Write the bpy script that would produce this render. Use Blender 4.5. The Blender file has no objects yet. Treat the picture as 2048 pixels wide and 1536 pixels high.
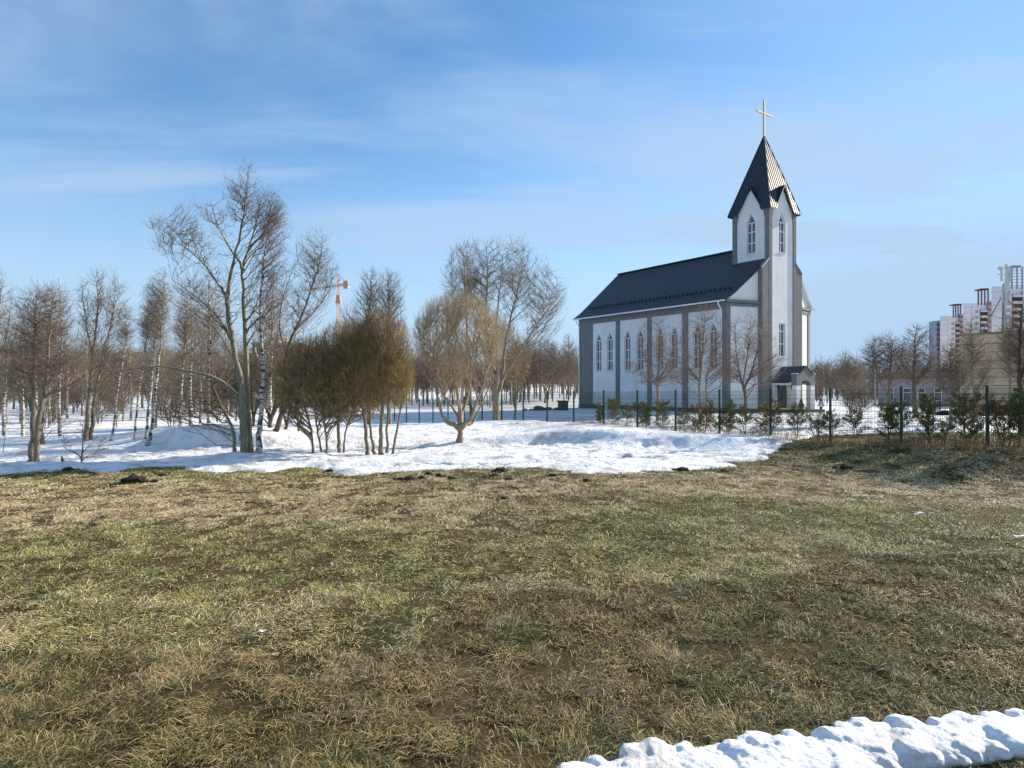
import bpy, bmesh, math, random
import numpy as np
from mathutils import Vector

SC = bpy.context.scene
COL = SC.collection
R = math.radians
CAMZ = 2.6
F = 1250.0            # focal length in pixels of a 2048 wide picture
SUN_AZ = 29.0         # degrees from +X towards +Y
SUN_EL = 24.0

# ------------------------------------------------------------------ camera, sky, sun
cd = bpy.data.cameras.new('camera'); cam = bpy.data.objects.new('camera', cd); COL.objects.link(cam)
cam.location = (0, 0, CAMZ); cam.rotation_euler = (R(90), 0, 0)
cd.sensor_width = 36; cd.lens = F / 2048 * 36; cd.clip_start = 0.05; cd.clip_end = 6000
SC.camera = cam

def nd(nt, t, **kw):
    n = nt.nodes.new(t)
    for k, v in kw.items(): setattr(n, k, v)
    return n

w = bpy.data.worlds.new('World'); SC.world = w; w.use_nodes = True
nt = w.node_tree; nt.nodes.clear(); L = nt.links.new
sky = nd(nt, 'ShaderNodeTexSky', sky_type='NISHITA'); sky.sun_disc = False
sky.sun_elevation = R(SUN_EL); sky.sun_rotation = R(90 - SUN_AZ)
sky.altitude = 200; sky.air_density = 1.0; sky.dust_density = 0.0; sky.ozone_density = 2.0
tc = nd(nt, 'ShaderNodeTexCoord'); sep = nd(nt, 'ShaderNodeSeparateXYZ'); L(tc.outputs['Generated'], sep.inputs[0])
zz = nd(nt, 'ShaderNodeMath', operation='MAXIMUM'); L(sep.outputs[2], zz.inputs[0]); zz.inputs[1].default_value = 0.0
za = nd(nt, 'ShaderNodeMath', operation='ADD'); L(zz.outputs[0], za.inputs[0]); za.inputs[1].default_value = 0.16
dx = nd(nt, 'ShaderNodeMath', operation='DIVIDE'); L(sep.outputs[0], dx.inputs[0]); L(za.outputs[0], dx.inputs[1])
dy = nd(nt, 'ShaderNodeMath', operation='DIVIDE'); L(sep.outputs[1], dy.inputs[0]); L(za.outputs[0], dy.inputs[1])
cb = nd(nt, 'ShaderNodeCombineXYZ'); L(dx.outputs[0], cb.inputs[0]); L(dy.outputs[0], cb.inputs[1])
mp = nd(nt, 'ShaderNodeMapping'); L(cb.outputs[0], mp.inputs[0]); mp.inputs['Rotation'].default_value = (0, 0, R(-24)); mp.inputs['Scale'].default_value = (0.34, 0.95, 1)
n1 = nd(nt, 'ShaderNodeTexNoise'); L(mp.outputs[0], n1.inputs[0]); n1.inputs['Scale'].default_value = 1.5; n1.inputs['Detail'].default_value = 9; n1.inputs['Roughness'].default_value = .56; n1.inputs['Distortion'].default_value = .6
r1 = nd(nt, 'ShaderNodeMapRange'); L(n1.outputs['Fac'], r1.inputs[0]); r1.inputs[1].default_value = .36; r1.inputs[2].default_value = .66; r1.inputs[3].default_value = .0; r1.inputs[4].default_value = .80
r1.interpolation_type = 'SMOOTHSTEP'
mx = nd(nt, 'ShaderNodeMix', data_type='RGBA'); hz = nd(nt, 'ShaderNodeMapRange'); L(zz.outputs[0], hz.inputs[0]); hz.inputs[1].default_value = 0; hz.inputs[2].default_value = .38; hz.inputs[3].default_value = .97; hz.inputs[4].default_value = 0; hz.interpolation_type = 'SMOOTHSTEP'
mxx = nd(nt, 'ShaderNodeMath', operation='MAXIMUM'); L(r1.outputs[0], mxx.inputs[0]); L(hz.outputs[0], mxx.inputs[1])
veil = nd(nt, 'ShaderNodeMapRange'); L(sep.outputs[0], veil.inputs[0]); veil.inputs[1].default_value = .0; veil.inputs[2].default_value = .6; veil.inputs[3].default_value = 0; veil.inputs[4].default_value = .38; veil.interpolation_type = 'SMOOTHSTEP'
vn = nd(nt, 'ShaderNodeMath', operation='ADD'); L(mxx.outputs[0], vn.inputs[0]); L(veil.outputs[0], vn.inputs[1]); vn.use_clamp = True
L(vn.outputs[0], mx.inputs[0]); hs = nd(nt, 'ShaderNodeHueSaturation'); hs.inputs['Saturation'].default_value = 1.17; hs.inputs['Value'].default_value = 1.12; L(sky.outputs[0], hs.inputs['Color']); L(hs.outputs[0], mx.inputs[6]); mx.inputs[7].default_value = (2.6, 3.62, 4.95, 1)
bg = nd(nt, 'ShaderNodeBackground'); L(mx.outputs[2], bg.inputs[0]); bg.inputs[1].default_value = 0.101
wo = nd(nt, 'ShaderNodeOutputWorld'); L(bg.outputs[0], wo.inputs[0])

ld = bpy.data.lights.new('sun', 'SUN'); ld.energy = 5.0; ld.angle = R(0.53); ld.color = (1.0, .90, .76)
so = bpy.data.objects.new('sun', ld); COL.objects.link(so)
sd = Vector((math.cos(R(SUN_EL)) * math.cos(R(SUN_AZ)), math.cos(R(SUN_EL)) * math.sin(R(SUN_AZ)), math.sin(R(SUN_EL))))
so.rotation_euler = sd.to_track_quat('Z', 'Y').to_euler(); so.location = (40, 20, 60)
SC.view_settings.view_transform = 'Standard'; SC.view_settings.look = 'None'
SC.view_settings.exposure = 0.86; SC.view_settings.gamma = 1; SC.view_settings.use_curve_mapping = False
SC.cycles.max_bounces = 6; SC.cycles.diffuse_bounces = 3; SC.cycles.glossy_bounces = 3

# ------------------------------------------------------------------ helpers
def PW(px, py, Y): return ((px - 1024) / F * Y, Y, CAMZ - (py - 768) / F * Y)

_perm = np.random.RandomState(3).permutation(4096)
_val = np.random.RandomState(4).rand(4096)
def vnoise(x, y):
    xi = np.floor(x).astype(np.int64); yi = np.floor(y).astype(np.int64)
    fx = x - xi; fy = y - yi; fx = fx * fx * (3 - 2 * fx); fy = fy * fy * (3 - 2 * fy)
    def h(a, b): return _val[(_perm[a & 4095] + b * 57) & 4095]
    return (h(xi, yi) * (1 - fx) + h(xi + 1, yi) * fx) * (1 - fy) + (h(xi, yi + 1) * (1 - fx) + h(xi + 1, yi + 1) * fx) * fy
def _pad(): pass
def fbm(x, y, s, o=4, seed=0):
    r = 0; a = .5; t = 0; x = np.asarray(x, float) + 1000 + seed * 17.3; y = np.asarray(y, float) + 1000 + seed * 9.1
    for i in range(o):
        r = r + a * vnoise(x / s * 2 ** i, y / s * 2 ** i); t += a; a *= .5
    return r / t - .5

# terrain: heights measured at many spots, interpolated smoothly
_c = []
for px in (-700, 0, 700, 1400, 2100, 2800):
    for Y in (3, 6, 11, 16): _c.append((px, None, Y, -2.6))
for px, py, Y in [
 (-400, 926, 20.5), (0, 929, 20), (200, 930, 20), (400, 930, 20.3), (560, 925, 21), (-400, 935, 22.6), (0, 934, 22.6), (200, 933, 22.6), (330, 927, 23),
 (0, 908, 25.5), (200, 907, 25.5), (320, 906, 25.7), (100, 890, 30), (290, 900, 28), (-400, 880, 33), (-500, 835, 60), (40, 835, 60), (270, 868, 38), (330, 855, 48), (220, 838, 58), (430, 835, 62),
 (-500, 800, 120), (0, 800, 120), (300, 800, 120), (520, 803, 120), (-500, 770, 200), (0, 770, 200), (300, 772, 200), (560, 776, 200), (700, 782, 200),
 (-600, 735, 320), (0, 735, 320), (500, 742, 320), (750, 770, 320),
 (340, 903, 27.4), (360, 899, 27.6), (390, 878, 28.2), (430, 853, 29.3), (470, 846, 29.8), (400, 897, 26.4), (450, 885, 26.6), (520, 846, 30.4), (500, 872, 27.6), (520, 897, 25.6), (450, 905, 25), (400, 858, 34), (450, 848, 38), (540, 846, 40), (560, 850, 31),
 (600, 854, 33), (650, 853, 40), (700, 856, 35), (800, 858, 36), (800, 852, 43), (600, 899, 26), (620, 870, 29.5), (700, 868, 31), (680, 900, 26.5), (760, 900, 26.5), (800, 870, 31), (900, 870, 31), (918, 893, 27.5), (930, 862, 34),
 (500, 912, 22.8), (620, 912, 22.8), (760, 913, 22.8), (918, 906, 24), (1100, 900, 25.5), (1250, 905, 24), (1400, 916, 22), (1000, 935, 19.6), (1400, 934, 19.6), (700, 935, 19.8), (400, 941, 18.8), (0, 944, 18.5),
 (855, 852, 51.3), (968, 856, 44.1), (1006, 853, 42.1), (1048, 845, 40.1), (1095, 845.5, 38.1), (1147, 846, 36.1), (1204, 849, 34.1), (1272, 856, 32), (1347, 862, 30), (1434, 868, 28), (1536, 878, 25.9),
 (1657, 886, 23.8), (1800, 890, 21.7), (1976, 897, 19.6), (2150, 905, 17.9), (2400, 915, 16.2),
 (1100, 855, 31), (1100, 890, 27.5), (1200, 856, 29.6), (1200, 893, 26), (1330, 869, 27), (1330, 903, 24.2), (1480, 888, 24.7), (1480, 912, 22.4), (1000, 868, 33), (1600, 908, 21.8), (1750, 918, 20.2), (1950, 922, 18.6), (1500, 937, 19.2), (1700, 940, 18.9), (2048, 948, 17.3), (1850, 944, 18.2),
 (1200, 866, 40), (1434, 872, 33), (1434, 858, 42), (1300, 846, 52), (1657, 869, 29), (1657, 850, 40), (1657, 832, 55), (1850, 868, 27), (1850, 848, 38), (1850, 835, 55), (2048, 870, 25), (2048, 850, 38), (2048, 836, 55), (2400, 850, 38),
 ]: _c.append((px, None, Y, -(py - 768) / F * Y))
for px, Y, H in [(600, 56, -3.6), (800, 56, -3.5), (700, 72, -3.5), (855, 75, -3.5), (1000, 60, -3.45), (1100, 60, -3.4), (1100, 80, -3.45), (1200, 66, -3.25), (1350, 62, -3.1), (1158, 84, -3.4), (1000, 100, -3.5), (1350, 85, -3.2),
 (1524, 66, -3.1), (1640, 70, -3.1), (1450, 55, -3.0), (1600, 90, -3.3), (1700, 110, -3.9), (1850, 75, -3.7), (2000, 82, -4.05), (2300, 85, -4.1), (1850, 110, -4.1),
 (900, 150, -3.7), (1200, 150, -3.8), (1600, 180, -4.3), (2100, 180, -4.6), (2500, 120, -4.3), (900, 300, -3.5), (1300, 300, -4.2), (1900, 300, -5), (2500, 300, -5), (-600, 700, 9), (300, 700, 9), (900, 700, 2), (1500, 700, -4), (2300, 700, -5),
 (300, 1500, 14), (-600, 1500, 14), (1000, 1500, 5), (2000, 1500, 0)]: _c.append((px, None, Y, H))
_c = [( (p - 1024) / F, math.log(Y), H) for p, _, Y, H in _c]
_cx = np.array([c[0] for c in _c]) * 1.0; _cy = np.array([c[1] for c in _c]) * 1.6; _ch = np.array([c[2] for c in _c])
_C2 = .045 ** 2
_A = np.sqrt((_cx[:, None] - _cx[None]) ** 2 + (_cy[:, None] - _cy[None]) ** 2 + _C2)
_m = len(_cx); _A2 = np.zeros((_m + 1, _m + 1)); _A2[:_m, :_m] = _A + np.eye(_m) * -0.004; _A2[_m, :_m] = 1; _A2[:_m, _m] = 1
_wt = np.linalg.solve(_A2, np.append(_ch, 0))
def ground(x, y):
    x = np.atleast_1d(np.asarray(x, float)); y = np.atleast_1d(np.asarray(y, float))
    yc = np.maximum(y, 3.0); t = np.clip(x / yc, -1.5, 1.5) ; v = np.log(yc) * 1.6
    out = np.empty(x.shape).ravel(); tf = t.ravel(); vf = v.ravel()
    for i in range(0, len(tf), 20000):
        a = tf[i:i + 20000]; b = vf[i:i + 20000]
        k = np.sqrt((a[:, None] - _cx[None]) ** 2 + (b[:, None] - _cy[None]) ** 2 + _C2)
        out[i:i + 20000] = k @ _wt[:_m] + _wt[_m]
    out = out.reshape(x.shape)
    bl = np.clip((y - 3) / 10., 0, 1)
    return CAMZ + (out * bl + -2.6 * (1 - bl)) 
_g0 = ground
def ground(x, y):
    # the steep face of the bank: its rise is gathered into a narrow strip behind the foot line
    x = np.atleast_1d(np.asarray(x, float)); y = np.atleast_1d(np.asarray(y, float)); px = 1024 + F * x / np.maximum(y, 3)
    ft = np.interp(px, [345, 385, 430, 520, 620, 760, 918, 1100, 1250, 1400, 1500], [27.6, 26.7, 25.9, 25.2, 25.5, 25.9, 26.9, 26.4, 25, 23.6, 22.6])
    w = np.interp(px, [340, 560, 800, 1500], [1.1, 1.2, 1.3, 1.6]); D = 4.6; E = 13.
    k = np.clip((px - 335) / 30, 0, 1) * np.clip((1540 - px) / 60, 0, 1); d = y - ft
    g = np.where(d < 0, d, np.where(d < w, d * D / w, D + (d - w) * (E - D) / (E - w))); g = np.where(d > E, d, g)
    return _g0(x * (1 + 0 * k), ft + g * k + d * (1 - k))
def gz(x, y): return float(ground(x, y)[0])

def new_mesh(name, V, Fc, smooth=False):
    """V (n,3); Fc list of index arrays (m,k)"""
    me = bpy.data.meshes.new(name); V = np.asarray(V, np.float32)
    me.vertices.add(len(V)); me.vertices.foreach_set('co', V.ravel())
    Fc = [np.asarray(f, np.int32) for f in Fc if len(f)]
    nl = sum(f.size for f in Fc); npoly = sum(len(f) for f in Fc)
    me.loops.add(nl); me.loops.foreach_set('vertex_index', np.concatenate([f.ravel() for f in Fc]))
    me.polygons.add(npoly)
    st = []; o = 0
    for f in Fc: st.append(o + np.arange(len(f)) * f.shape[1]); o += f.size
    me.polygons.foreach_set('loop_start', np.concatenate(st).astype(np.int32))
    if smooth: me.polygons.foreach_set('use_smooth', np.ones(npoly, bool))
    me.update(calc_edges=True); me.validate()
    return me
def link(name, me, mat=None, parent=None):
    o = bpy.data.objects.new(name, me); COL.objects.link(o)
    if mat is not None and me is not None and not me.materials: me.materials.append(mat)
    if parent is not None: o.parent = parent
    return o
def tag(o, label=None, cat=None, group=None, kind=None):
    for k, v in (('label', label), ('category', cat), ('group', group), ('kind', kind)):
        if v: o[k] = v
    return o
def empty(name, loc=(0, 0, 0), rz=0, label=None, cat=None, group=None):
    o = bpy.data.objects.new(name, None); COL.objects.link(o); o.location = loc; o.rotation_euler = (0, 0, rz)
    o.empty_display_size = .3
    return tag(o, label, cat, group)
def copy_tree(o, parent=None):
    c = o.copy(); COL.objects.link(c); c.parent = parent
    for ch in list(o.children): copy_tree(ch, c)
    return c

class MB:
    def __init__(s): s.v = []; s.f = []
    def add(s, vs, fs):
        o = len(s.v); s.v += [tuple(map(float, v)) for v in vs]; s.f += [tuple(o + i for i in f) for f in fs]; return s
    def box(s, x0, x1, y0, y1, z0, z1):
        return s.add([(x0, y0, z0), (x1, y0, z0), (x1, y1, z0), (x0, y1, z0), (x0, y0, z1), (x1, y0, z1), (x1, y1, z1), (x0, y1, z1)],
                     [(0, 3, 2, 1), (4, 5, 6, 7), (0, 1, 5, 4), (1, 2, 6, 5), (2, 3, 7, 6), (3, 0, 4, 7)])
    def bar(s, a, b, r, n=6, r2=None):
        a = Vector(a); b = Vector(b); d = (b - a).normalized(); u = d.orthogonal().normalized(); w_ = d.cross(u); r2 = r if r2 is None else r2
        vs = []; 
        for p, rr in ((a, r), (b, r2)):
            for i in range(n):
                t = 2 * math.pi * i / n + math.pi / n; vs.append(p + (u * math.cos(t) + w_ * math.sin(t)) * rr)
        fs = [(i, (i + 1) % n, n + (i + 1) % n, n + i) for i in range(n)] + [tuple(range(n))[::-1], tuple(range(n, 2 * n))]
        return s.add(vs, fs)
    def prism(s, poly, dvec):
        n = len(poly); d = Vector(dvec); a = [Vector(p) for p in poly]; b = [p + d for p in a]
        return s.add(a + b, [tuple(range(n))[::-1], tuple(range(n, 2 * n))] + [(i, (i + 1) % n, n + (i + 1) % n, n + i) for i in range(n)])
    def build(s, name, mat, parent=None, smooth=False, bevel=0):
        me = bpy.data.meshes.new(name); me.from_pydata(s.v, [], s.f); me.validate()
        bm = bmesh.new(); bm.from_mesh(me); bmesh.ops.recalc_face_normals(bm, faces=bm.faces); bm.to_mesh(me); bm.free()
        if smooth: me.polygons.foreach_set('use_smooth', [True] * len(me.polygons))
        o = link(name, me, mat, parent)
        if bevel:
            m = o.modifiers.new('bevel', 'BEVEL'); m.width = bevel; m.segments = 2; m.limit_method = 'ANGLE'
        return o

# ------------------------------------------------------------------ materials
def mat(name, col, rough=.8, metal=0, spec=.3, noise=0, nscale=4, bump=0, bscale=30, col2=None, stretch=None, detail=6, coat=0):
    m = bpy.data.materials.new(name); m.use_nodes = True; nt = m.node_tree; L = nt.links.new
    b = nt.nodes['Principled BSDF']; b.inputs['Roughness'].default_value = rough; b.inputs['Metallic'].default_value = metal
    b.inputs['Specular IOR Level'].default_value = spec; b.inputs['Base Color'].default_value = (*col, 1)
    if coat: b.inputs['Coat Weight'].default_value = coat
    tc = nd(nt, 'ShaderNodeTexCoord'); mp = nd(nt, 'ShaderNodeMapping'); L(tc.outputs['Object'], mp.inputs[0])
    if stretch: mp.inputs['Scale'].default_value = stretch
    if noise or col2:
        n = nd(nt, 'ShaderNodeTexNoise'); L(mp.outputs[0], n.inputs[0]); n.inputs['Scale'].default_value = nscale; n.inputs['Detail'].default_value = detail; n.inputs['Roughness'].default_value = .62
        mr = nd(nt, 'ShaderNodeMapRange'); L(n.outputs['Fac'], mr.inputs[0]); mr.inputs[1].default_value = .32; mr.inputs[2].default_value = .68
        mx = nd(nt, 'ShaderNodeMix', data_type='RGBA'); L(mr.outputs[0], mx.inputs[0])
        c2 = col2 if col2 else tuple(c * (1 - noise) for c in col)
        mx.inputs[6].default_value = (*col, 1); mx.inputs[7].default_value = (*c2, 1); L(mx.outputs[2], b.inputs['Base Color'])
    if bump:
        n = nd(nt, 'ShaderNodeTexNoise'); L(mp.outputs[0], n.inputs[0]); n.inputs['Scale'].default_value = bscale; n.inputs['Detail'].default_value = 4
        bp = nd(nt, 'ShaderNodeBump'); bp.inputs['Strength'].default_value = bump; bp.inputs['Distance'].default_value = .02
        L(n.outputs['Fac'], bp.inputs['Height']); L(bp.outputs[0], b.inputs['Normal'])
    return m
M = {}
M['plaster'] = mat('white_plaster', (.71, .715, .70), .9, noise=.13, nscale=.5, bump=.35, bscale=22)
M['grey_plaster'] = mat('grey_plaster', (.185, .19, .19), .9, noise=.28, nscale=1.3, bump=.4, bscale=22)
def streaks(m, amt):
    nt = m.node_tree; L = nt.links.new; b = nt.nodes['Principled BSDF']; src = b.inputs['Base Color'].links[0].from_socket
    tc = nd(nt, 'ShaderNodeTexCoord'); mp = nd(nt, 'ShaderNodeMapping'); L(tc.outputs['Object'], mp.inputs[0]); mp.inputs['Scale'].default_value = (2.6, 2.6, .16)
    n = nd(nt, 'ShaderNodeTexNoise'); L(mp.outputs[0], n.inputs[0]); n.inputs['Scale'].default_value = 1.3; n.inputs['Detail'].default_value = 7; n.inputs['Roughness'].default_value = .7
    mr = nd(nt, 'ShaderNodeMapRange'); L(n.outputs['Fac'], mr.inputs[0]); mr.inputs[1].default_value = .50; mr.inputs[2].default_value = .74; mr.inputs[4].default_value = amt
    s = nd(nt, 'ShaderNodeSeparateXYZ'); L(tc.outputs['Object'], s.inputs[0]); h = nd(nt, 'ShaderNodeMapRange'); L(s.outputs[2], h.inputs[0]); h.inputs[1].default_value = 2.2; h.inputs[2].default_value = .5; h.inputs[4].default_value = 1
    n3 = nd(nt, 'ShaderNodeTexNoise'); L(tc.outputs['Object'], n3.inputs[0]); n3.inputs['Scale'].default_value = 1.1; n3.inputs['Detail'].default_value = 6; mm = nd(nt, 'ShaderNodeMath', operation='MULTIPLY'); L(h.outputs[0], mm.inputs[0]); L(n3.outputs['Fac'], mm.inputs[1])
    ms = nd(nt, 'ShaderNodeMath', operation='MULTIPLY_ADD'); L(mm.outputs[0], ms.inputs[0]); ms.inputs[1].default_value = amt * 1.3; L(mr.outputs[0], ms.inputs[2])
    mx = nd(nt, 'ShaderNodeMix', data_type='RGBA'); L(ms.outputs[0], mx.inputs[0]); L(src, mx.inputs[6]); mx.inputs[7].default_value = (.20, .19, .165, 1); L(mx.outputs[2], b.inputs['Base Color'])
streaks(M['plaster'], .20); streaks(M['grey_plaster'], .35)
M['plinth'] = mat('dark_plinth_stone', (.10, .10, .10), .8, noise=.4, nscale=3, bump=.5, bscale=8)
M['white_metal'] = mat('white_coated_metal', (.75, .75, .74), .45, noise=.08)
M['frame'] = mat('white_window_frame', (.8, .8, .8), .4)
M['glass'] = mat('window_glass', (.07, .075, .085), .06, spec=.9, noise=.5, nscale=1.5)
M['gold'] = mat('pale_gilded_metal', (.46, .33, .19), .55, metal=.2, noise=.1)
M['door'] = mat('dark_green_door_paint', (.075, .095, .085), .45, noise=.2)
M['black'] = mat('black_iron', (.02, .02, .022), .5)
M['concrete'] = mat('concrete', (.33, .32, .30), .9, noise=.3, nscale=2, bump=.3)
M['green_post'] = mat('green_coated_steel', (.008, .045, .032), .45, noise=.2)
M['wire'] = mat('green_wire', (.012, .045, .035), .5)
M['thuja'] = mat('thuja_foliage', (.27, .235, .05), .75, col2=(.085, .10, .022), nscale=3.5)
M['thuja_brown'] = mat('thuja_foliage_bronze', (.36, .22, .05), .75, col2=(.12, .095, .022), nscale=3.5)
M['stem'] = mat('shrub_stem', (.16, .12, .09), .9, noise=.3)
M['soil'] = mat('dug_soil', (.032, .022, .015), .95, noise=.5, nscale=20, bump=1, bscale=30)
M['rock'] = mat('dark_rock', (.07, .065, .06), .9, noise=.5, nscale=4, bump=.6, bscale=6)

def bark(name, c1, c2, sc=(6, 6, 1.5)): return mat(name, c1, .9, col2=c2, nscale=3, stretch=sc, bump=.6, bscale=9)
M['bark_grey'] = bark('grey_bark', (.28, .24, .18), (.10, .085, .06))
M['bark_aspen'] = bark('aspen_bark', (.30, .285, .20), (.12, .115, .07))
M['bark_dark'] = bark('dark_bark', (.19, .145, .10), (.07, .052, .036))
M['bark_pale'] = bark('pale_bark', (.36, .30, .22), (.16, .13, .09))
M['twig_grey'] = mat('grey_twigs', (.29, .235, .17), .85, noise=.4, nscale=1.0)
M['twig_red'] = mat('reddish_twigs', (.26, .19, .145), .85, noise=.4, nscale=1.0)
M['twig_brown'] = mat('brown_twigs', (.42, .30, .135), .85, col2=(.17, .125, .065), nscale=1.6)
M['twig_dark'] = mat('dark_twigs', (.19, .145, .105), .85, noise=.4, nscale=.8)
M['twig_hazed'] = mat('hazed_willow_twigs', (.50, .39, .24), .85, noise=.35, nscale=.8)  # reflection haze over the lone willow is put into this pale colour
M['twig_far'] = mat('far_twigs', (.19, .145, .115), .9, noise=.4, nscale=.4)
# birch bark: white with dark flecks across, darker towards nothing in particular
def birch_mat():
    m = bpy.data.materials.new('birch_bark'); m.use_nodes = True; nt = m.node_tree; L = nt.links.new
    b = nt.nodes['Principled BSDF']; b.inputs['Roughness'].default_value = .75
    tc = nd(nt, 'ShaderNodeTexCoord'); mp = nd(nt, 'ShaderNodeMapping'); L(tc.outputs['Object'], mp.inputs[0]); mp.inputs['Scale'].default_value = (2.2, 2.2, 7)
    n = nd(nt, 'ShaderNodeTexNoise'); L(mp.outputs[0], n.inputs[0]); n.inputs['Scale'].default_value = 1.6; n.inputs['Detail'].default_value = 5
    cr = nd(nt, 'ShaderNodeValToRGB'); L(n.outputs['Fac'], cr.inputs[0]); e = cr.color_ramp.elements
    e[0].position = .44; e[0].color = (.05, .045, .04, 1); e[1].position = .54; e[1].color = (.52, .49, .43, 1)
    L(cr.outputs[0], b.inputs['Base Color']); return m
M['birch'] = birch_mat()

# ------------------------------------------------------------------ ground and snow
def axis(segs):
    out = []
    for a, b, st in segs: out += list(np.arange(a, b, st))
    out.append(segs[-1][1]); return np.array(sorted(set(np.round(out, 3))))
def gridmesh(name, xs, ys, hf, m, keep=None):
    X, Y = np.meshgrid(xs, ys); Z = hf(X, Y); V = np.stack([X, Y, Z], -1).reshape(-1, 3)
    ny, nx = X.shape; i = np.arange(ny - 1)[:, None] * nx + np.arange(nx - 1)[None]
    Q = np.stack([i, i + 1, i + nx + 1, i + nx], -1).reshape(-1, 4)
    if keep is not None:
        K = keep.reshape(-1); Q = Q[K[Q].any(1)]
        used = np.zeros(len(V), bool); used[Q.ravel()] = True; idx = np.cumsum(used) - 1; V = V[used]; Q = idx[Q]
    return link(name, new_mesh(name, V, [Q], True), m)

_ex = np.array([-2500, -300, 0, 60, 120, 170, 200, 237, 258, 320, 380, 430, 480, 530, 560, 600, 640, 690, 725, 760, 850, 1000, 1100, 1180, 1300, 1400, 1450, 1480, 1520, 1560, 1600, 1650, 1720, 1900, 2048, 2600, 4500])
_ey = np.array([950, 950, 949, 946, 940, 936, 949, 948, 936, 935, 938, 944, 936, 945, 938, 933, 937, 946, 944, 938, 936, 935, 936, 941, 937, 934, 936, 929, 918, 905, 893, 0, 0, 0, 0, 0, 0.])
_eY = np.where(_ey > 0, 2.58 * F / np.maximum(_ey - 768, 1), 0)
_eY[_ex == 1480] = 19.9; _eY[_ex == 1520] = 21; _eY[_ex == 1560] = 22.5; _eY[_ex == 1600] = 24.6; _eY[_ex == 1650] = 27.5; _eY[_ex == 1720] = 29; _eY[_ex == 1900] = 27.5; _eY[_ex == 2048] = 26.5; _eY[_ex == 2600] = 23; _eY[_ex == 4500] = 20
def snow_th(x, y):
    yc = np.maximum(y, 3); px = 1024 + F * x / yc
    e = np.interp(px, _ex, _eY)
    d = (y - e) + fbm(x, y, 2.2, 5, 5) * 1.9 + fbm(x, y, .45, 4, 8) * .6
    th = np.where(d < 0, np.maximum(d * .12, -.08), .11 * (1 - np.exp(-d / .55)))
    # torn patches near the right hand end, bare streaks on the mound
    p = fbm(x, y, .9, 4, 21); rr = np.clip(1 - np.abs(px - 1530) / 110, 0, 1) * np.clip(1 - (y - e) / 4, 0, 1)
    th = th - np.clip(p + .10, 0, .4) * .75 * rr
    bare = [(1.0, 36.5, 2.6, .5, 30), (-5.5, 40, 4.5, .5, 12), (3.8, 21.8, 3.2, .16, 3), (8.6, 20.4, 1.8, .26, -5), (-9.6, 19.6, 1.3, .12, 4), (-14.5, 19.8, 1.6, .12, -4), (-1.8, 20.2, 1.8, .1, 5), (5.5, 23.2, 1.4, .12, 10)]
    for bx, by, ra, rb, an in bare:
        ca, sa = math.cos(R(an)), math.sin(R(an)); u = ((x - bx) * ca + (y - by) * sa) / ra; v = (-(x - bx) * sa + (y - by) * ca) / rb
        th = th - .3 * np.exp(-(u * u + v * v)) * (.5 + 1.6 * (fbm(x, y, .5, 3, 31) + .5) * .8)
    return th
def lawn_relief(x, y):
    far = np.clip((y - 60) / 60, 0, 1)
    return fbm(x, y, .9, 3, 1) * .06 * (1 - far) + fbm(x, y, 5, 3, 2) * .12 * np.clip((y - 2) / 20, .3, 1) + fbm(x, y, 40, 3, 12) * 2.2 * far
xs = axis([(-1600, -400, 60), (-400, -120, 12), (-120, -50, 3), (-50, -22, .8), (-22, 26, .28), (26, 60, .8), (60, 140, 3), (140, 400, 12), (400, 1600, 60)])
ys = axis([(-60, 2, 3), (2, 32, .25), (32, 60, .7), (60, 120, 2), (120, 320, 8), (320, 2400, 60)])
def gh(x, y): return ground(x, y) + lawn_relief(x, y)

def lawn_mat():
    m = bpy.data.materials.new('lawn_ground'); m.use_nodes = True; nt = m.node_tree; L = nt.links.new
    b = nt.nodes['Principled BSDF']; b.inputs['Roughness'].default_value = .95; b.inputs['Specular IOR Level'].default_value = .1
    tc = nd(nt, 'ShaderNodeTexCoord')
    def noise(s, d, ro=.6):
        n = nd(nt, 'ShaderNodeTexNoise'); L(tc.outputs['Object'], n.inputs[0]); n.inputs['Scale'].default_value = s; n.inputs['Detail'].default_value = d; n.inputs['Roughness'].default_value = ro; return n
    a = noise(.35, 5); c = noise(14, 8, .75)
    cr = nd(nt, 'ShaderNodeValToRGB'); L(a.outputs['Fac'], cr.inputs[0]); e = cr.color_ramp.elements
    e[0].position = .35; e[0].color = (.055, .055, .02, 1); e[1].position = .62; e[1].color = (.13, .09, .045, 1)
    mx = nd(nt, 'ShaderNodeMix', data_type='RGBA', blend_type='MULTIPLY'); mx.inputs[0].default_value = .85
    c2 = nd(nt, 'ShaderNodeValToRGB'); L(c.outputs['Fac'], c2.inputs[0]); e = c2.color_ramp.elements
    e[0].position = .38; e[0].color = (.35, .35, .35, 1); e[1].position = .62; e[1].color = (1, 1, 1, 1)
    L(cr.outputs[0], mx.inputs[6]); L(c2.outputs[0], mx.inputs[7]); L(mx.outputs[2], b.inputs['Base Color'])
    bp = nd(nt, 'ShaderNodeBump'); bp.inputs['Strength'].default_value = .8; bp.inputs['Distance'].default_value = .05; L(c.outputs['Fac'], bp.inputs['Height']); L(bp.outputs[0], b.inputs['Normal'])
    return m
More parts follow.
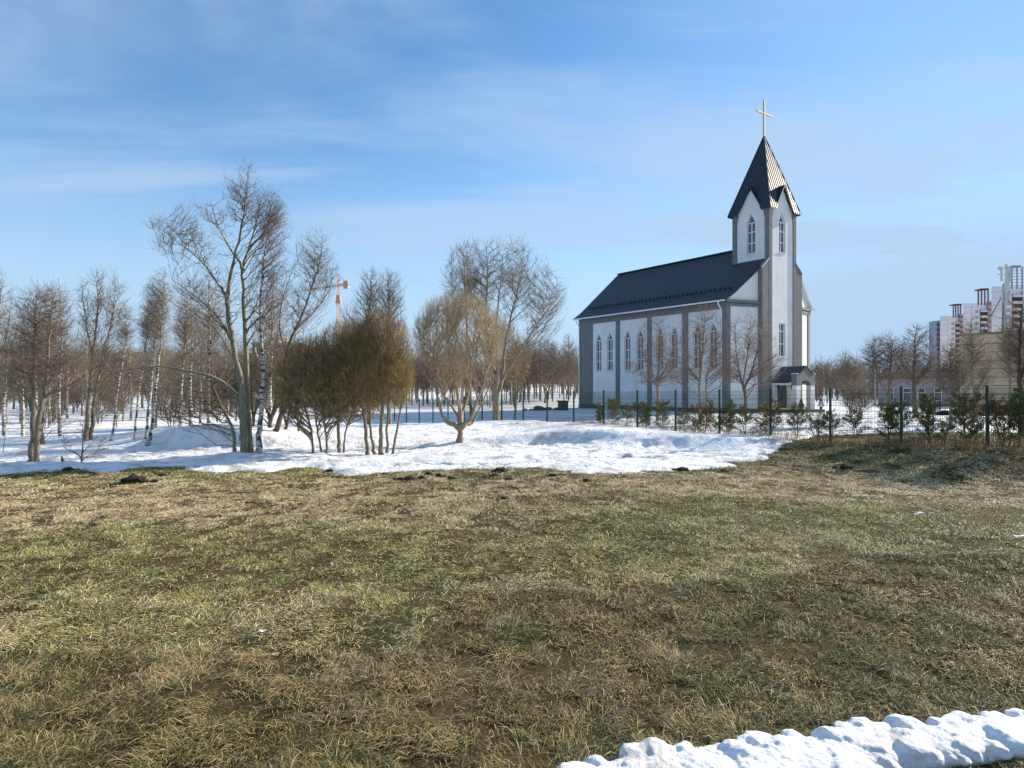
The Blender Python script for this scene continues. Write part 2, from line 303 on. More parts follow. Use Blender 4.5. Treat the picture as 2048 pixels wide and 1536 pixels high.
def snow_mat(name='snow', dirt=.25, bs=1.0):
    m = bpy.data.materials.new(name); m.use_nodes = True; nt = m.node_tree; L = nt.links.new
    b = nt.nodes['Principled BSDF']; b.inputs['Roughness'].default_value = .62; b.inputs['Specular IOR Level'].default_value = .25
    tc = nd(nt, 'ShaderNodeTexCoord')
    n = nd(nt, 'ShaderNodeTexNoise'); L(tc.outputs['Object'], n.inputs[0]); n.inputs['Scale'].default_value = .9; n.inputs['Detail'].default_value = 9; n.inputs['Roughness'].default_value = .7
    cr = nd(nt, 'ShaderNodeValToRGB'); L(n.outputs['Fac'], cr.inputs[0]); e = cr.color_ramp.elements
    e[0].position = .36; e[0].color = (.80 - dirt * .9, .77 - dirt * .9, .74 - dirt * .9, 1); e[1].position = .50; e[1].color = (.84, .855, .88, 1)
    L(cr.outputs[0], b.inputs['Base Color'])
    n2 = nd(nt, 'ShaderNodeTexNoise'); L(tc.outputs['Object'], n2.inputs[0]); n2.inputs['Scale'].default_value = 4.2 * bs; n2.inputs['Detail'].default_value = 8; n2.inputs['Roughness'].default_value = .68
    bp = nd(nt, 'ShaderNodeBump'); bp.inputs['Strength'].default_value = .9; bp.inputs['Distance'].default_value = .16 / bs; L(n2.outputs['Fac'], bp.inputs['Height']); L(bp.outputs[0], b.inputs['Normal'])
    return m
M['lawn'] = lawn_mat(); M['snow'] = snow_mat(dirt=.33)
tag(gridmesh('ground', xs, ys, lambda x, y: gh(x, y) - .22 * np.clip((snow_th(x, y) - .07) / .03, 0, 1) * (y < 140), M['lawn']), kind='structure')
xs2 = axis([(-900, -400, 60), (-400, -120, 12), (-120, -50, 2.5), (-50, -24, .5), (-24, 24, .11), (24, 60, .6), (60, 140, 3), (140, 500, 14)])
ys2 = axis([(16.5, 30, .11), (30, 45, .25), (45, 75, .7), (75, 140, 2.5), (140, 700, 10)])
def sh(x, y):
    near = np.clip(1 - (y - 30) / 30, .12, 1)
    # trodden, lumpy old snow on the flat, smooth on the shaded slope
    amp = .035 + .055 * np.clip(fbm(x, y, 6, 2, 44) + .5, 0, 1)
    lumps = (fbm(x, y, .55, 3, 40) * amp * 2.2 + fbm(x, y * 1.3, .25, 2, 41) * amp * 1.7) * near
    px = 1024 + F * x / np.maximum(y, 3); bank = np.clip((y - np.interp(px, [430, 760, 1100, 1500], [25.5, 26, 26.5, 22.8])) / 1.2, 0, 1); lumps = lumps * (1 - .55 * bank)
    return gh(x, y) + snow_th(x, y) + lumps * np.clip(snow_th(x, y) * 12, 0, 1)
X2, Y2 = np.meshgrid(xs2, ys2)
far_gap = (Y2 > 0) & (snow_th(X2, Y2) > -.06)
tag(gridmesh('snow', xs2, ys2, sh, M['snow'], keep=far_gap), kind='structure')

# ------------------------------------------------------------------ grass (real blades, one uncountable mass)
def grass():
    rng = np.random.RandomState(11)
    def region(n, y0, y1, tmax, tmin=None, pw=1.4):
        # count per square metre falls with distance
        u = rng.rand(n); k = 2 - pw
        Y = (y0 ** k + u * (y1 ** k - y0 ** k)) ** (1 / k)
        T = rng.uniform(-tmax if tmin is None else tmin, tmax, n); return T * Y, Y
    x1, y1_ = region(1050000, 3.3, 20.6, 1.0)
    x2, y2_ = region(90000, 18.8, 30.5, 1.1, .30, pw=1)
    xa, ya = region(60000, 3.3, 9, 1.9, 1.0); xb = -xa * rng.uniform(.55, 1, len(xa)); xb, yb = np.where(-xb > ya, xb, -xa), ya; yc = rng.uniform(1.2, 3.3, 50000); xc = rng.uniform(-4.5, 6.5, 50000)
    x1 = np.concatenate([x1, xa, xb, xc]); y1_ = np.concatenate([y1_, ya, yb, yc])
    x = np.concatenate([x1, x2]); y = np.concatenate([y1_, y2_]); berm = np.arange(len(x)) >= len(x1)
    keep = (snow_th(x, y) < .02) ; x, y, berm = x[keep], y[keep], berm[keep]
    px = 1024 + F * x / y
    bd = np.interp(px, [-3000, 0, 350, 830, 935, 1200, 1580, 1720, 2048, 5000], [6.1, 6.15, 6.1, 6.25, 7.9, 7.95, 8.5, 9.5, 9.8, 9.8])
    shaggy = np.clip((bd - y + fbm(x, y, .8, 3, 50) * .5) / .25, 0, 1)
    # clumping: drop blades in gaps
    g = fbm(x, y, .30, 4, 60); kp = rng.rand(len(x)) < np.clip(.72 + g * 3.6 + fbm(x, y, 1.3, 3, 61) * 1.2, .07, 1)
    x, y, berm, shaggy, px = x[kp], y[kp], berm[kp], shaggy[kp], px[kp]
    n = len(x); z = gh(x, y) + .004
    # how dry: straw coloured bands as on the photographed lawn
    py = 768 + 2.6 * F / y
    band = np.interp(py, [930, 965, 985, 1030, 1060, 1110, 1200, 1290, 1340, 1420, 1536, 1700], [.30, .62, .70, .80, .55, .30, .42, .46, .62, .50, .34, .32])
    band2 = np.interp(py, [930, 950, 975, 1000, 1030, 1080, 1160, 1200, 1300, 1420, 1536, 1700], [.32, .70, .80, .45, .22, .34, .45, .55, .50, .42, .34, .3])
    k = np.clip((px - 900) / 400, 0, 1); dry = band * (1 - k) + band2 * k
    dry = dry + fbm(x, y, 2.2, 4, 70) * .75 + fbm(x, y, .35, 3, 71) * .55 + np.where(berm, .08, 0)
    isdry = rng.rand(n) < np.clip((dry - .17) * 1.7, .28, .94)
    L_ = rng.uniform(.028, .065, n) * (1 + .9 * isdry * rng.rand(n)); L_ = L_ * (1 + shaggy * rng.uniform(.2, 1.0, n)) ; L_[berm] *= 1.9
    Wd = (.0022 + .00055 * y) * rng.uniform(.6, 1.3, n) 
    L_ = L_ * np.clip(.85 + y * .035, 1, 1.5)
    az = rng.uniform(0, 2 * np.pi, n) + 0.; lay = fbm(x, y, .5, 3, 80) * 9; sel = rng.rand(n) < .6; az[sel] = (lay[sel] + rng.normal(0, .5, sel.sum()))
    tilt = np.where(isdry, rng.uniform(5, 35, n), rng.uniform(15, 60, n)); tilt = tilt + shaggy * 8; tilt = np.radians(tilt)
    ca, sa = np.cos(az), np.sin(az); ct, st = np.cos(tilt), np.sin(tilt)
    d = np.stack([ca * ct, sa * ct, st], -1); side = np.stack([-sa, ca, rng.uniform(-.5, .5, n)], -1)
    b = np.stack([x, y, z], -1); mid = b + d * (L_ * .55)[:, None]
    tip = mid + np.stack([ca * np.cos(tilt * .25), sa * np.cos(tilt * .25), np.sin(tilt * .2) - .15], -1) * (L_ * .5)[:, None]
    wv = side * Wd[:, None] * .5
    V = np.stack([b - wv, b + wv, mid + wv * .8, mid - wv * .8, tip], 1).reshape(-1, 3)
    i = np.arange(n)[:, None] * 5
    me = new_mesh('grass', V, [i + np.array([0, 1, 2, 3]), i + np.array([3, 2, 4])])
    # each blade's own tint: 0..1 green to straw
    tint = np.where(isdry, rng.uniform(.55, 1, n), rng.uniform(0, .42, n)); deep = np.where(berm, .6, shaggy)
    at = me.attributes.new('tint', 'FLOAT', 'POINT'); at.data.foreach_set('value', np.repeat(tint, 5).astype(np.float32))
    at = me.attributes.new('darkmix', 'FLOAT', 'POINT'); at.data.foreach_set('value', np.repeat(deep, 5).astype(np.float32))  # near strip and bank blend towards the darker colour ramp
    m = bpy.data.materials.new('grass_blades'); m.use_nodes = True; nt = m.node_tree; L = nt.links.new
    bs = nt.nodes['Principled BSDF']; bs.inputs['Roughness'].default_value = .7; bs.inputs['Specular IOR Level'].default_value = .2
    a = nd(nt, 'ShaderNodeAttribute', attribute_name='tint'); c = nd(nt, 'ShaderNodeAttribute', attribute_name='darkmix')
    def ramp(stops):
        r = nd(nt, 'ShaderNodeValToRGB'); L(a.outputs['Fac'], r.inputs[0]); e = r.color_ramp.elements
        e[0].position, e[0].color = stops[0][0], (*stops[0][1], 1); e[1].position, e[1].color = stops[-1][0], (*stops[-1][1], 1)
        for p, q in stops[1:-1]: x_ = e.new(p); x_.color = (*q, 1)
        return r
    ra = ramp([(0, (.14, .165, .032)), (.42, (.32, .31, .09)), (.55, (.42, .31, .155)), (1, (.82, .66, .41))])
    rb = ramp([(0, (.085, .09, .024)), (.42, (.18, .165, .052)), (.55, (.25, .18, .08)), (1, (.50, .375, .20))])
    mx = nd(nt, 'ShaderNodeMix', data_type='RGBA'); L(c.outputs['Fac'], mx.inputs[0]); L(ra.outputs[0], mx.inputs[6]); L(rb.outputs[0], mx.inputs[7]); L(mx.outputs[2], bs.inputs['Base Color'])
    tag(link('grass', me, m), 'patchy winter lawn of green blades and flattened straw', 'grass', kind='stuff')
grass()

# ------------------------------------------------------------------ tree machinery
def tubes(lines, sides):
    """lines: list of (pts (k,3), rad (k,)) -> V, Q"""
    by = {}
    for p, r in lines: by.setdefault(len(p), []).append((p, r))
    Vs, Qs, o = [], [], 0
    for k, ls in by.items():
        P = np.array([l[0] for l in ls], float); Rr = np.array([l[1] for l in ls], float); m = len(ls)
        T = np.empty_like(P); T[:, 1:-1] = P[:, 2:] - P[:, :-2]; T[:, 0] = P[:, 1] - P[:, 0]; T[:, -1] = P[:, -1] - P[:, -2]
        T /= np.linalg.norm(T, axis=2, keepdims=True) + 1e-9
        ref = P[:, -1] - P[:, 0]; ref /= np.linalg.norm(ref, axis=1, keepdims=True) + 1e-9
        ax = np.where(np.abs(ref[:, 2:3]) > .8, np.array([[1., 0, 0]]), np.array([[0, 0, 1.]]))[:, None]
        U = np.cross(T, np.broadcast_to(ax, T.shape)); U /= np.linalg.norm(U, axis=2, keepdims=True) + 1e-9; W = np.cross(T, U)
        a = np.arange(sides) * 2 * np.pi / sides
        ring = U[:, :, None] * np.cos(a)[None, None, :, None] + W[:, :, None] * np.sin(a)[None, None, :, None]
        V = (P[:, :, None] + ring * Rr[:, :, None, None]).reshape(-1, 3)
        i = (np.arange(m)[:, None, None] * k + np.arange(k - 1)[None, :, None]) * sides; j = np.arange(sides)[None, None]; j2 = (j + 1) % sides
        Q = np.stack([i + j, i + j2, i + sides + j2, i + sides + j], -1).reshape(-1, 4) + o
        Vs.append(V); Qs.append(Q); o += len(V)
    if not Vs: return np.zeros((0, 3)), np.zeros((0, 4), int)
    return np.concatenate(Vs), np.concatenate(Qs)

def smooth_line(pts, n=4, jit=0, rng=None):
    """Catmull-Rom through (x,y,z,r) points"""
    P = np.array(pts, float); P = np.vstack([2 * P[0] - P[1], P, 2 * P[-1] - P[-2]]); out = []
    for i in range(1, len(P) - 2):
        for t in np.arange(n) / n:
            a, b, c, d = P[i - 1:i + 3]
            out.append(.5 * ((2 * b) + (c - a) * t + (2 * a - 5 * b + 4 * c - d) * t * t + (3 * b - a - 3 * c + d) * t ** 3))
    out.append(P[-2]); out = np.array(out); out[:, 3] = np.maximum(out[:, 3], .006)
    if jit: out[1:-1, :3] += rng.normal(0, 1, (len(out) - 2, 3)) * (jit * out[1:-1, 3:4] + .004)
    return out

def build_tree(rng, stems, T, tip=.0045, rise=.7, ang=.9, twigs=3, twl=.35, droop=0.0, wob=.17, expo=.44, up=.25, bins=None, lo=.15, tk=.03):
    """stems: list of arrays (k,4); T targets (n,3). returns thick lines, thin lines"""
    thick, thin = [], []
    for s in stems: thick.append((s[:, :3], s[:, 3]))
    SP = []; 
    for si, s in enumerate(stems):
        k = len(s); i0 = int(k * lo) if k > 4 else 1
        for i in range(min(i0, k - 1), k): SP.append((si, i, *s[i]))
    SP = np.array(SP); A = SP[:, 2:5]
    d = T[:, None] - A[None]; hd = np.linalg.norm(d[:, :, :2], axis=2); dist = np.linalg.norm(d, axis=2)
    pen = np.maximum(0, rise * hd - d[:, :, 2]); cost = dist * .40 + pen * 1.9 + rng.rand(*dist.shape) * .10 * dist
    near = cost.argmin(1)
    tipsP, tipsD, tipsL = [], [], []
    def grow(p, dr, n_r, TT):
        stack = [(p, dr, TT, None)]
        while stack:
            p, dr, TT, rs = stack.pop(); n = len(TT)
            r0 = tip * n ** expo * 1.25; r0 = min(r0, rs) if rs else min(r0, n_r)
            if n == 1: q = TT[0]
            else:
                c = TT.mean(0); dmin = np.linalg.norm(TT - p, axis=1).min(); L0 = np.linalg.norm(c - p)
                q = p + (c - p + rng.normal(0, .13, 3) * L0) * min(rng.uniform(.28, .5), max(.12, .85 * dmin / (L0 + 1e-6)))
            ch = q - p; ln = np.linalg.norm(ch) + 1e-6
            mid = p + ch * .5 + (dr * ln * .5 - ch * .5) * .42 + rng.normal(0, 1, 3) * wob * ln * .5
            if ln > .8 and n < 60:
                m1 = p * .45 + mid * .6 - q * .05; 
                pts = np.array([p, (p + mid) * .5 + (dr * ln * .25 - (mid - p) * .5) * .25 + rng.normal(0, 1, 3) * wob * ln * .12, mid, (mid + q) * .5 + rng.normal(0, 1, 3) * wob * ln * .2, q])
            else: pts = np.array([p, mid, q])
            r1 = tip * n ** expo if n > 1 else tip * .55; r1 = min(r1, r0)
            rad = np.linspace(r0, r1, len(pts)); (thick if r0 > tk else thin).append((pts, rad))
            nd_ = q - pts[-2]; nd_ /= np.linalg.norm(nd_) + 1e-9; nd_ = nd_ + np.array([0, 0, .12 * (up > .3)]); nd_ /= np.linalg.norm(nd_)
            if n == 1:
                tipsP.append(pts[-3:] if len(pts) >= 3 else pts); tipsD.append(nd_); tipsL.append(ln); continue
            D = TT - q; D = D / (np.linalg.norm(D, axis=1, keepdims=True) + 1e-6) + (TT - q) * .25
            C = D - D.mean(0); v = rng.normal(0, 1, 3)
            if n > 3:
                for _ in range(3): v = C.T @ (C @ v); v /= np.linalg.norm(v) + 1e-12
            v = v + rng.normal(0, .45, 3); s = C @ v; order = np.argsort(s); k = int(n * rng.uniform(.32, .68)); k = min(max(k, 1), n - 1)
            if rng.rand() < .3 and n > 6: k = max(1, int(n * .15))
            stack.append((q, nd_, TT[order[:k]], r1)); stack.append((q, nd_, TT[order[k:]], r1))
            if n < 40 and ln > .35: tipsP.append(pts[-3:]); tipsD.append(nd_); tipsL.append(ln)
    for j in np.unique(near):
        TT = T[near == j]; si, i = int(SP[j, 0]), int(SP[j, 1]); s = stems[si]; p = s[i, :3]
        tg = s[min(i + 1, len(s) - 1), :3] - s[max(i - 1, 0), :3]; tg /= np.linalg.norm(tg) + 1e-9
        # split a big bunch into several limbs
        m = max(1, int(round((len(TT) / 40.) ** .8))); az = np.arctan2(TT[:, 1] - p[1], TT[:, 0] - p[0]) + rng.uniform(0, 6.28)
        az = np.mod(az, 2 * np.pi); g = np.minimum((az / (2 * np.pi) * m).astype(int), m - 1)
        for q in range(m):
            if (g == q).any():
                S = TT[g == q]; o = S.mean(0) - p; o /= np.linalg.norm(o) + 1e-9; dr = tg * ang * .5 + o; dr /= np.linalg.norm(dr)
                grow(p, dr, max(s[i, 3] * .8, .008), S)
    # twiglets
    if twigs and tipsP:
        P = np.array([t for t in tipsP]); D = np.array(tipsD); n = len(P)
        for _ in range(twigs):
            f = rng.rand(n); seg = rng.randint(0, 2, n); a = P[np.arange(n), seg]; b = P[np.arange(n), seg + 1]; s = a + (b - a) * f[:, None]
            dv = D + rng.normal(0, .55, (n, 3)); dv[:, 2] += up - droop * 1.0; dv /= np.linalg.norm(dv, axis=1, keepdims=True)
            l = rng.uniform(.45, 1.2, n) * twl; m_ = s + dv * (l * .5)[:, None]; dv2 = dv + rng.normal(0, .2, (n, 3)); dv2[:, 2] += .2 - droop * 1.4
            e = m_ + dv2 * (l * .5)[:, None]
            for k in range(n): thin.append((np.array([s[k], m_[k], e[k]]), np.array([tip * .6, tip * .5, tip * .3])))
    return thick, thin

def ell(rng, n, c, r, shell=.5, zcut=-1):
    v = rng.normal(0, 1, (int(n * 1.8) + 8, 3)); v /= np.linalg.norm(v, axis=1, keepdims=True); v = v[v[:, 2] > zcut][:n]
    return np.array(c) + v * (rng.rand(len(v), 1) ** shell) * np.array(r)

def tree(name, label, cat, Y, base, stems, blobs, bk='bark_grey', tw='twig_grey', seed=1, group=None, **kw):
    """base (px), stems in picture pixels [(px, py, r, dY)...] at depth Y (first py None = on the ground), blobs (cx, cy, rx, ry, n)"""
    rng = np.random.RandomState(seed); bx = (base - 1024) / F * Y; bz = gz(bx, Y); O = np.array([bx, Y, bz])
    S = []; k = Y / F
    for st in stems:
        pts = []
        for q in st:
            px, py, r = q[:3]; dY = q[3] if len(q) > 3 else 0
            X = (px - 1024) / F * (Y + dY)
            z = gz(X, Y + dY) - .15 if py is None else CAMZ - (py - 768) / F * (Y + dY)
            pts.append((X - O[0], dY, z - O[2], r))
        # root flare
        a, b = pts[0], pts[1]; f = min(.5, .45 / max(.3, b[2] - a[2])); pts.insert(1, (a[0] + (b[0] - a[0]) * f * .8, a[1] + (b[1] - a[1]) * f, a[2] + (b[2] - a[2]) * f, a[3] * .9)); pts[0] = (*a[:3], a[3] * 1.25)
        pts = [(*q[:3], q[3] * (1 - .10 - .42 * min(1, i / max(1, len(pts) - 2)))) for i, q in enumerate(pts)]
        S.append(smooth_line(pts, 4, .14, rng))
    T = []
    for b in blobs:
        cx, cy, rx, ry, n = b[:5]; sh = b[5] if len(b) > 5 else .5; dy = b[6] if len(b) > 6 else 0; zc = b[7] if len(b) > 7 else -1; dr = b[8] if len(b) > 8 else .85
        c = np.array(PW(cx, cy, Y)) - O; T.append(ell(rng, int(n * 1.45), c + np.array([0, dy, 0]), (rx * k, rx * k * dr, ry * k), sh, zc))
    T = np.concatenate(T); T = T[T[:, 2] > .35]
    thick, thin = build_tree(rng, S, T, **kw)
    root = empty(name, tuple(O), 0, label, cat, group)
    V, Q = tubes(thick, 7); link('trunk', new_mesh('trunk', V, [Q], True), M[bk], root)
    V, Q = tubes(thin, 3); link('crown', new_mesh('crown', V, [Q], False), M[tw], root)
    return root

# ------------------------------------------------------------------ the church
# local frame: x across the front, y back along the nave, z up from its ground
C0 = (22.31, 65.0); CZ = CAMZ - 3.2; TH = math.atan2(864, F)
church = empty('church', (C0[0], C0[1], CZ), TH, 'white and grey plastered church with dark tiled roof, pointed bell tower and gold cross', 'church')
P_ = M['plaster']; G_ = M['grey_plaster']
def roof_mat(name, tile):
    m = bpy.data.materials.new(name); m.use_nodes = True; nt = m.node_tree; L = nt.links.new
    b = nt.nodes['Principled BSDF']; b.inputs['Base Color'].default_value = (.018, .021, .030, 1); b.inputs['Roughness'].default_value = .45; b.inputs['Specular IOR Level'].default_value = .45
    if tile:
        tc = nd(nt, 'ShaderNodeTexCoord'); s = nd(nt, 'ShaderNodeSeparateXYZ'); L(tc.outputs['Object'], s.inputs[0])
        w1 = nd(nt, 'ShaderNodeMath', operation='MULTIPLY'); L(s.outputs[1], w1.inputs[0]); w1.inputs[1].default_value = 2 * math.pi / .22
        sn = nd(nt, 'ShaderNodeMath', operation='SINE'); L(w1.outputs[0], sn.inputs[0])
        n = nd(nt, 'ShaderNodeTexNoise'); L(tc.outputs['Object'], n.inputs[0]); n.inputs['Scale'].default_value = 3
        cr = nd(nt, 'ShaderNodeValToRGB'); L(n.outputs['Fac'], cr.inputs[0]); e = cr.color_ramp.elements; e[0].color = (.014, .017, .026, 1); e[1].color = (.024, .028, .038, 1); e[0].position = .4; e[1].position = .6
        L(cr.outputs[0], b.inputs['Base Color'])
        bp = nd(nt, 'ShaderNodeBump'); bp.inputs['Strength'].default_value = .6; bp.inputs['Distance'].default_value = .03; L(sn.outputs[0], bp.inputs['Height']); L(bp.outputs[0], b.inputs['Normal'])
    return m
M['tiles'] = roof_mat('dark_metal_tiles', True); M['sheet'] = roof_mat('dark_metal_sheet', False)
M['sheet'].node_tree.nodes['Principled BSDF'].inputs['Roughness'].default_value = .5
M['sheet'].node_tree.nodes['Principled BSDF'].inputs['Base Color'].default_value = (.020, .025, .036, 1)

def panel(mb, fn, a0, a1, z0, z1, ops, depth, inn):
    """wall rectangle with pointed or square openings; fn(a, z, d) -> point, d = depth inward"""
    ops = sorted(ops); cur = a0
    for c, w_, s0, s1, ap in ops:
        l, r = c - w_ / 2, c + w_ / 2
        mb.add([fn(cur, z0, 0), fn(l, z0, 0), fn(l, z1, 0), fn(cur, z1, 0)], [(0, 1, 2, 3)])
        mb.add([fn(l, z0, 0), fn(r, z0, 0), fn(r, s0, 0), fn(l, s0, 0)], [(0, 1, 2, 3)])
        mb.add([fn(l, s1, 0), fn(c, ap, 0), fn(c, z1, 0), fn(l, z1, 0)], [(0, 1, 2, 3)])
        mb.add([fn(c, ap, 0), fn(r, s1, 0), fn(r, z1, 0), fn(c, z1, 0)], [(0, 1, 2, 3)])
        ring = [(l, s0), (r, s0), (r, s1), (c, ap), (l, s1)]
        for i in range(5):
            p, q = ring[i], ring[(i + 1) % 5]; mb.add([fn(*p, 0), fn(*q, 0), fn(*q, depth), fn(*p, depth)], [(0, 1, 2, 3)])
        cur = r
    mb.add([fn(cur, z0, 0), fn(a1, z0, 0), fn(a1, z1, 0), fn(cur, z1, 0)], [(0, 1, 2, 3)])
def window(fn, c, w_, s0, s1, ap, depth, bars, parent=church, t=.075):
    """white frame with centre mullion and cross bars, a glass pane and a sill; placed inside the opening"""
    l, r = c - w_ / 2, c + w_ / 2; d0, d1 = depth - .10, depth - .02; mb = MB()
    def strip(p, q, t1):
        u = Vector((q[0] - p[0], q[1] - p[1])).normalized(); n = Vector((-u.y, u.x)) * t1 / 2
        cs = [(p[0] + n.x, p[1] + n.y), (q[0] + n.x, q[1] + n.y), (q[0] - n.x, q[1] - n.y), (p[0] - n.x, p[1] - n.y)]
        mb.add([fn(*k, d0) for k in cs] + [fn(*k, d1) for k in cs], [(0, 1, 2, 3), (4, 7, 6, 5), (0, 4, 5, 1), (1, 5, 6, 2), (2, 6, 7, 3), (3, 7, 4, 0)])
    h = t / 2
    strip((l + h, s0), (l + h, s1), t); strip((r - h, s0), (r - h, s1), t); strip((l, s0 + h), (r, s0 + h), t)
    if ap > s1 + .01: strip((l + h, s1), (c, ap - h), t); strip((r - h, s1), (c, ap - h), t)
    else: strip((l, s1 - h), (r, s1 - h), t)
    top = s1
    strip((c, s0), (c, top), t * 1.1)
    for b in bars: strip((l, b), (r, b), t * 1.3)
    f = mb.build('window', M['frame'], parent)
    g = MB().add([fn(l, s0, depth - .05), fn(r, s0, depth - .05), fn(r, s1, depth - .05), fn(c, ap, depth - .05), fn(l, s1, depth - .05)], [(0, 1, 2, 3, 4)]).build('pane', M['glass'], f)
    s = MB(); a = [fn(l - .08, s0 - .05, -.10), fn(r + .08, s0 - .05, -.10), fn(r + .08, s0 - .01, depth - .02), fn(l - .08, s0 - .01, depth - .02)]
    s.prism(a, Vector(fn(l, s0 - .04, 0)) - Vector(fn(l, s0, 0))); s.build('sill', M['white_metal'], f)
    return f

NL, NW, TC = 23.36, 15.56, 7.8
EAV, KNK, RDG = 11.95, 12.78, 18.78
# main walls (white), the left one with its eight pointed windows
bays = [(20.76, 16.38), (15.72, 11.08), (10.45, 5.84), (5.08, .62)]
cen = [18.57, 13.40, 8.15, 2.85]
ops = []
for c in cen:
    for s in (1.05, -1.05): ops.append((c + s, 1.03, 4.9, 8.86, 9.77))
mb = MB(); fL = lambda a, z, d: (.12 + d, a, z)
panel(mb, fL, 0.0, NL, .55, 11.6, ops, .28, 1)
mb.add([(NW, 0, .55), (NW, NL, .55), (NW, NL, 11.6), (NW, 0, 11.6)], [(0, 1, 2, 3)])
mb.add([(.12, NL, .55), (NW, NL, .55), (NW, NL, 12.4), (TC, NL, RDG - .2), (.12, NL, 12.2)], [(0, 1, 2, 3, 4)])
# canted front wings and gable
def wing_y(x): return -(min(x, NW - x)) * .95 / 4.04
def rfz(x):
    x = min(x, 2 * TC - x); return EAV + (x + .6) * (KNK - EAV) / 1.3 if x < .7 else KNK + (x - .7) * (RDG - KNK) / (TC - .7)
for xa, xb in ((.0, 4.3), (NW - 4.3, NW)):
    xm = .7 if xa < 1 else NW - .7; X3 = sorted([xa, xm, xb])
    for a, b in zip(X3[:-1], X3[1:]): mb.add([(a, wing_y(a), .55), (b, wing_y(b), .55), (b, wing_y(b), rfz(b) - .12), (a, wing_y(a), rfz(a) - .12)], [(0, 1, 2, 3)])
mb.build('wall', P_, church)
for c, w_, s0, s1, ap in ops: window(fL, c, w_, s0, s1, ap, .28, [8.86, 7.4, 6.15])
# plinth
mb = MB(); mb.box(-.06, NW + .06, 0, NL + .05, -.8, .56); mb.prism([(-.06, -.02, -.8), (4.06, -1.05, -.8), (NW - 4.06, -1.05, -.8), (NW + .06, -.02, -.8)], (0, 0, 1.36)); mb.build('plinth', M['plinth'], church)
# grey pilasters and frieze on the left side
mb = MB(); edges = [NL] + [e for b in bays for e in b] + [.0]
for i in range(0, len(edges), 2): MB().box(0, .12, edges[i + 1], edges[i], .57, 11.1).build('pilaster', G_, church)
mb = MB(); mb.box(0, .12, 0, NL, 11.1, 11.85); mb.box(-.09, 0, 0, NL, 11.55, 11.8); mb.build('frieze', G_, church)
# front corner pilasters and cornice bands following the canted wings
def band(mb, x0, x1, z0, z1, out):
    a, b = wing_y(x0), wing_y(x1); mb.prism([(x0, a - out, z0), (x1, b - out, z0), (x1, b + .02, z0), (x0, a + .02, z0)], (0, 0, z1 - z0))
for xa, xb in ((-.02, .42), (NW - .62, NW + .02)): mb = MB(); band(mb, xa, xb, .57, 11.35, .09); mb.build('corner_pilaster', G_, church)
for x0, x1 in ((-.12, 4.04), (NW - 4.04, NW + .12)):
    mb = MB(); band(mb, x0, x1, 11.35, 11.62, .14); band(mb, x0, x1, 11.62, 11.72, .05); band(mb, x0, x1, 11.72, 12.0, .24); mb.build('cornice', G_, church)
# nave roof: bell cast eaves, front edge following the wings
mb = MB(); xsR = [-.62, .7, 4.04, 5.3, TC, 2 * TC - 5.3, 2 * TC - 4.04, 2 * TC - .7, 2 * TC + .62]
def fy(x): m_ = min(x, 2 * TC - x); return -.28 - np.clip(m_, 0, 4.04) * .95 / 4.04 if m_ < 4.1 else -.9
rows = 46
for i in range(len(xsR) - 1):
    a, b = xsR[i], xsR[i + 1]; n = max(1, int(abs(b - a) / .36)); 
    for k in range(n):
        # every course of tiles is a small step
        x0, x1 = a + (b - a) * k / n, a + (b - a) * (k + 1) / n; z0, z1 = rfz(x0), rfz(x1); up0, up1 = (.022, 0) if z1 > z0 else (0, .022)
        q = [(x0, fy(x0), z0 + up0), (x1, fy(x1), z1 + up1), (x1, NL + .55, z1 + up1), (x0, NL + .55, z0 + up0)]
        lo = [(p[0], p[1], p[2] - .16) for p in q]
        mb.add(q + lo, [(0, 1, 2, 3), (0, 4, 5, 1), (2, 6, 7, 3), (0, 3, 7, 4), (1, 5, 6, 2)])
roof = mb.build('roof', M['tiles'], church)
mb = MB()
for i in range(len(xsR) - 1):
    a, b = xsR[i], xsR[i + 1]; z0, z1 = rfz(a) - .165, rfz(b) - .165; mb.add([(a, fy(a) - .01, z0), (b, fy(b) - .01, z1), (b, NL + .54, z1), (a, NL + .54, z0)], [(3, 2, 1, 0)])
mb.build('soffit', M['white_metal'], roof)
for i in range(36):
    y = .6 + i * .63; x = 1.35; z = rfz(x); MB().box(x - .08, x + .08, y - .13, y + .13, z - .02, z + .20).build('snow_guard', M['black'], roof)
mb = MB(); mb.box(TC - .16, TC + .16, 3.15, NL + .58, RDG + .0, RDG + .13); mb.build('ridge_cap', M['sheet'], roof)
# gutter and downpipes
mb = MB(); mb.box(-.74, -.60, -.25, NL + .5, EAV - .16, EAV - .02); mb.build('gutter', M['white_metal'], church)
for y in (.55, NL - .15):
    mb = MB(); mb.bar((-.66, y, EAV - .15), (-.66, y, EAV - .4), .07); mb.bar((-.66, y, EAV - .4), (-.10, y, EAV - .95), .07); mb.bar((-.10, y, EAV - .95), (-.10, y, .1), .07); mb.build('downpipe', M['white_metal'], church)

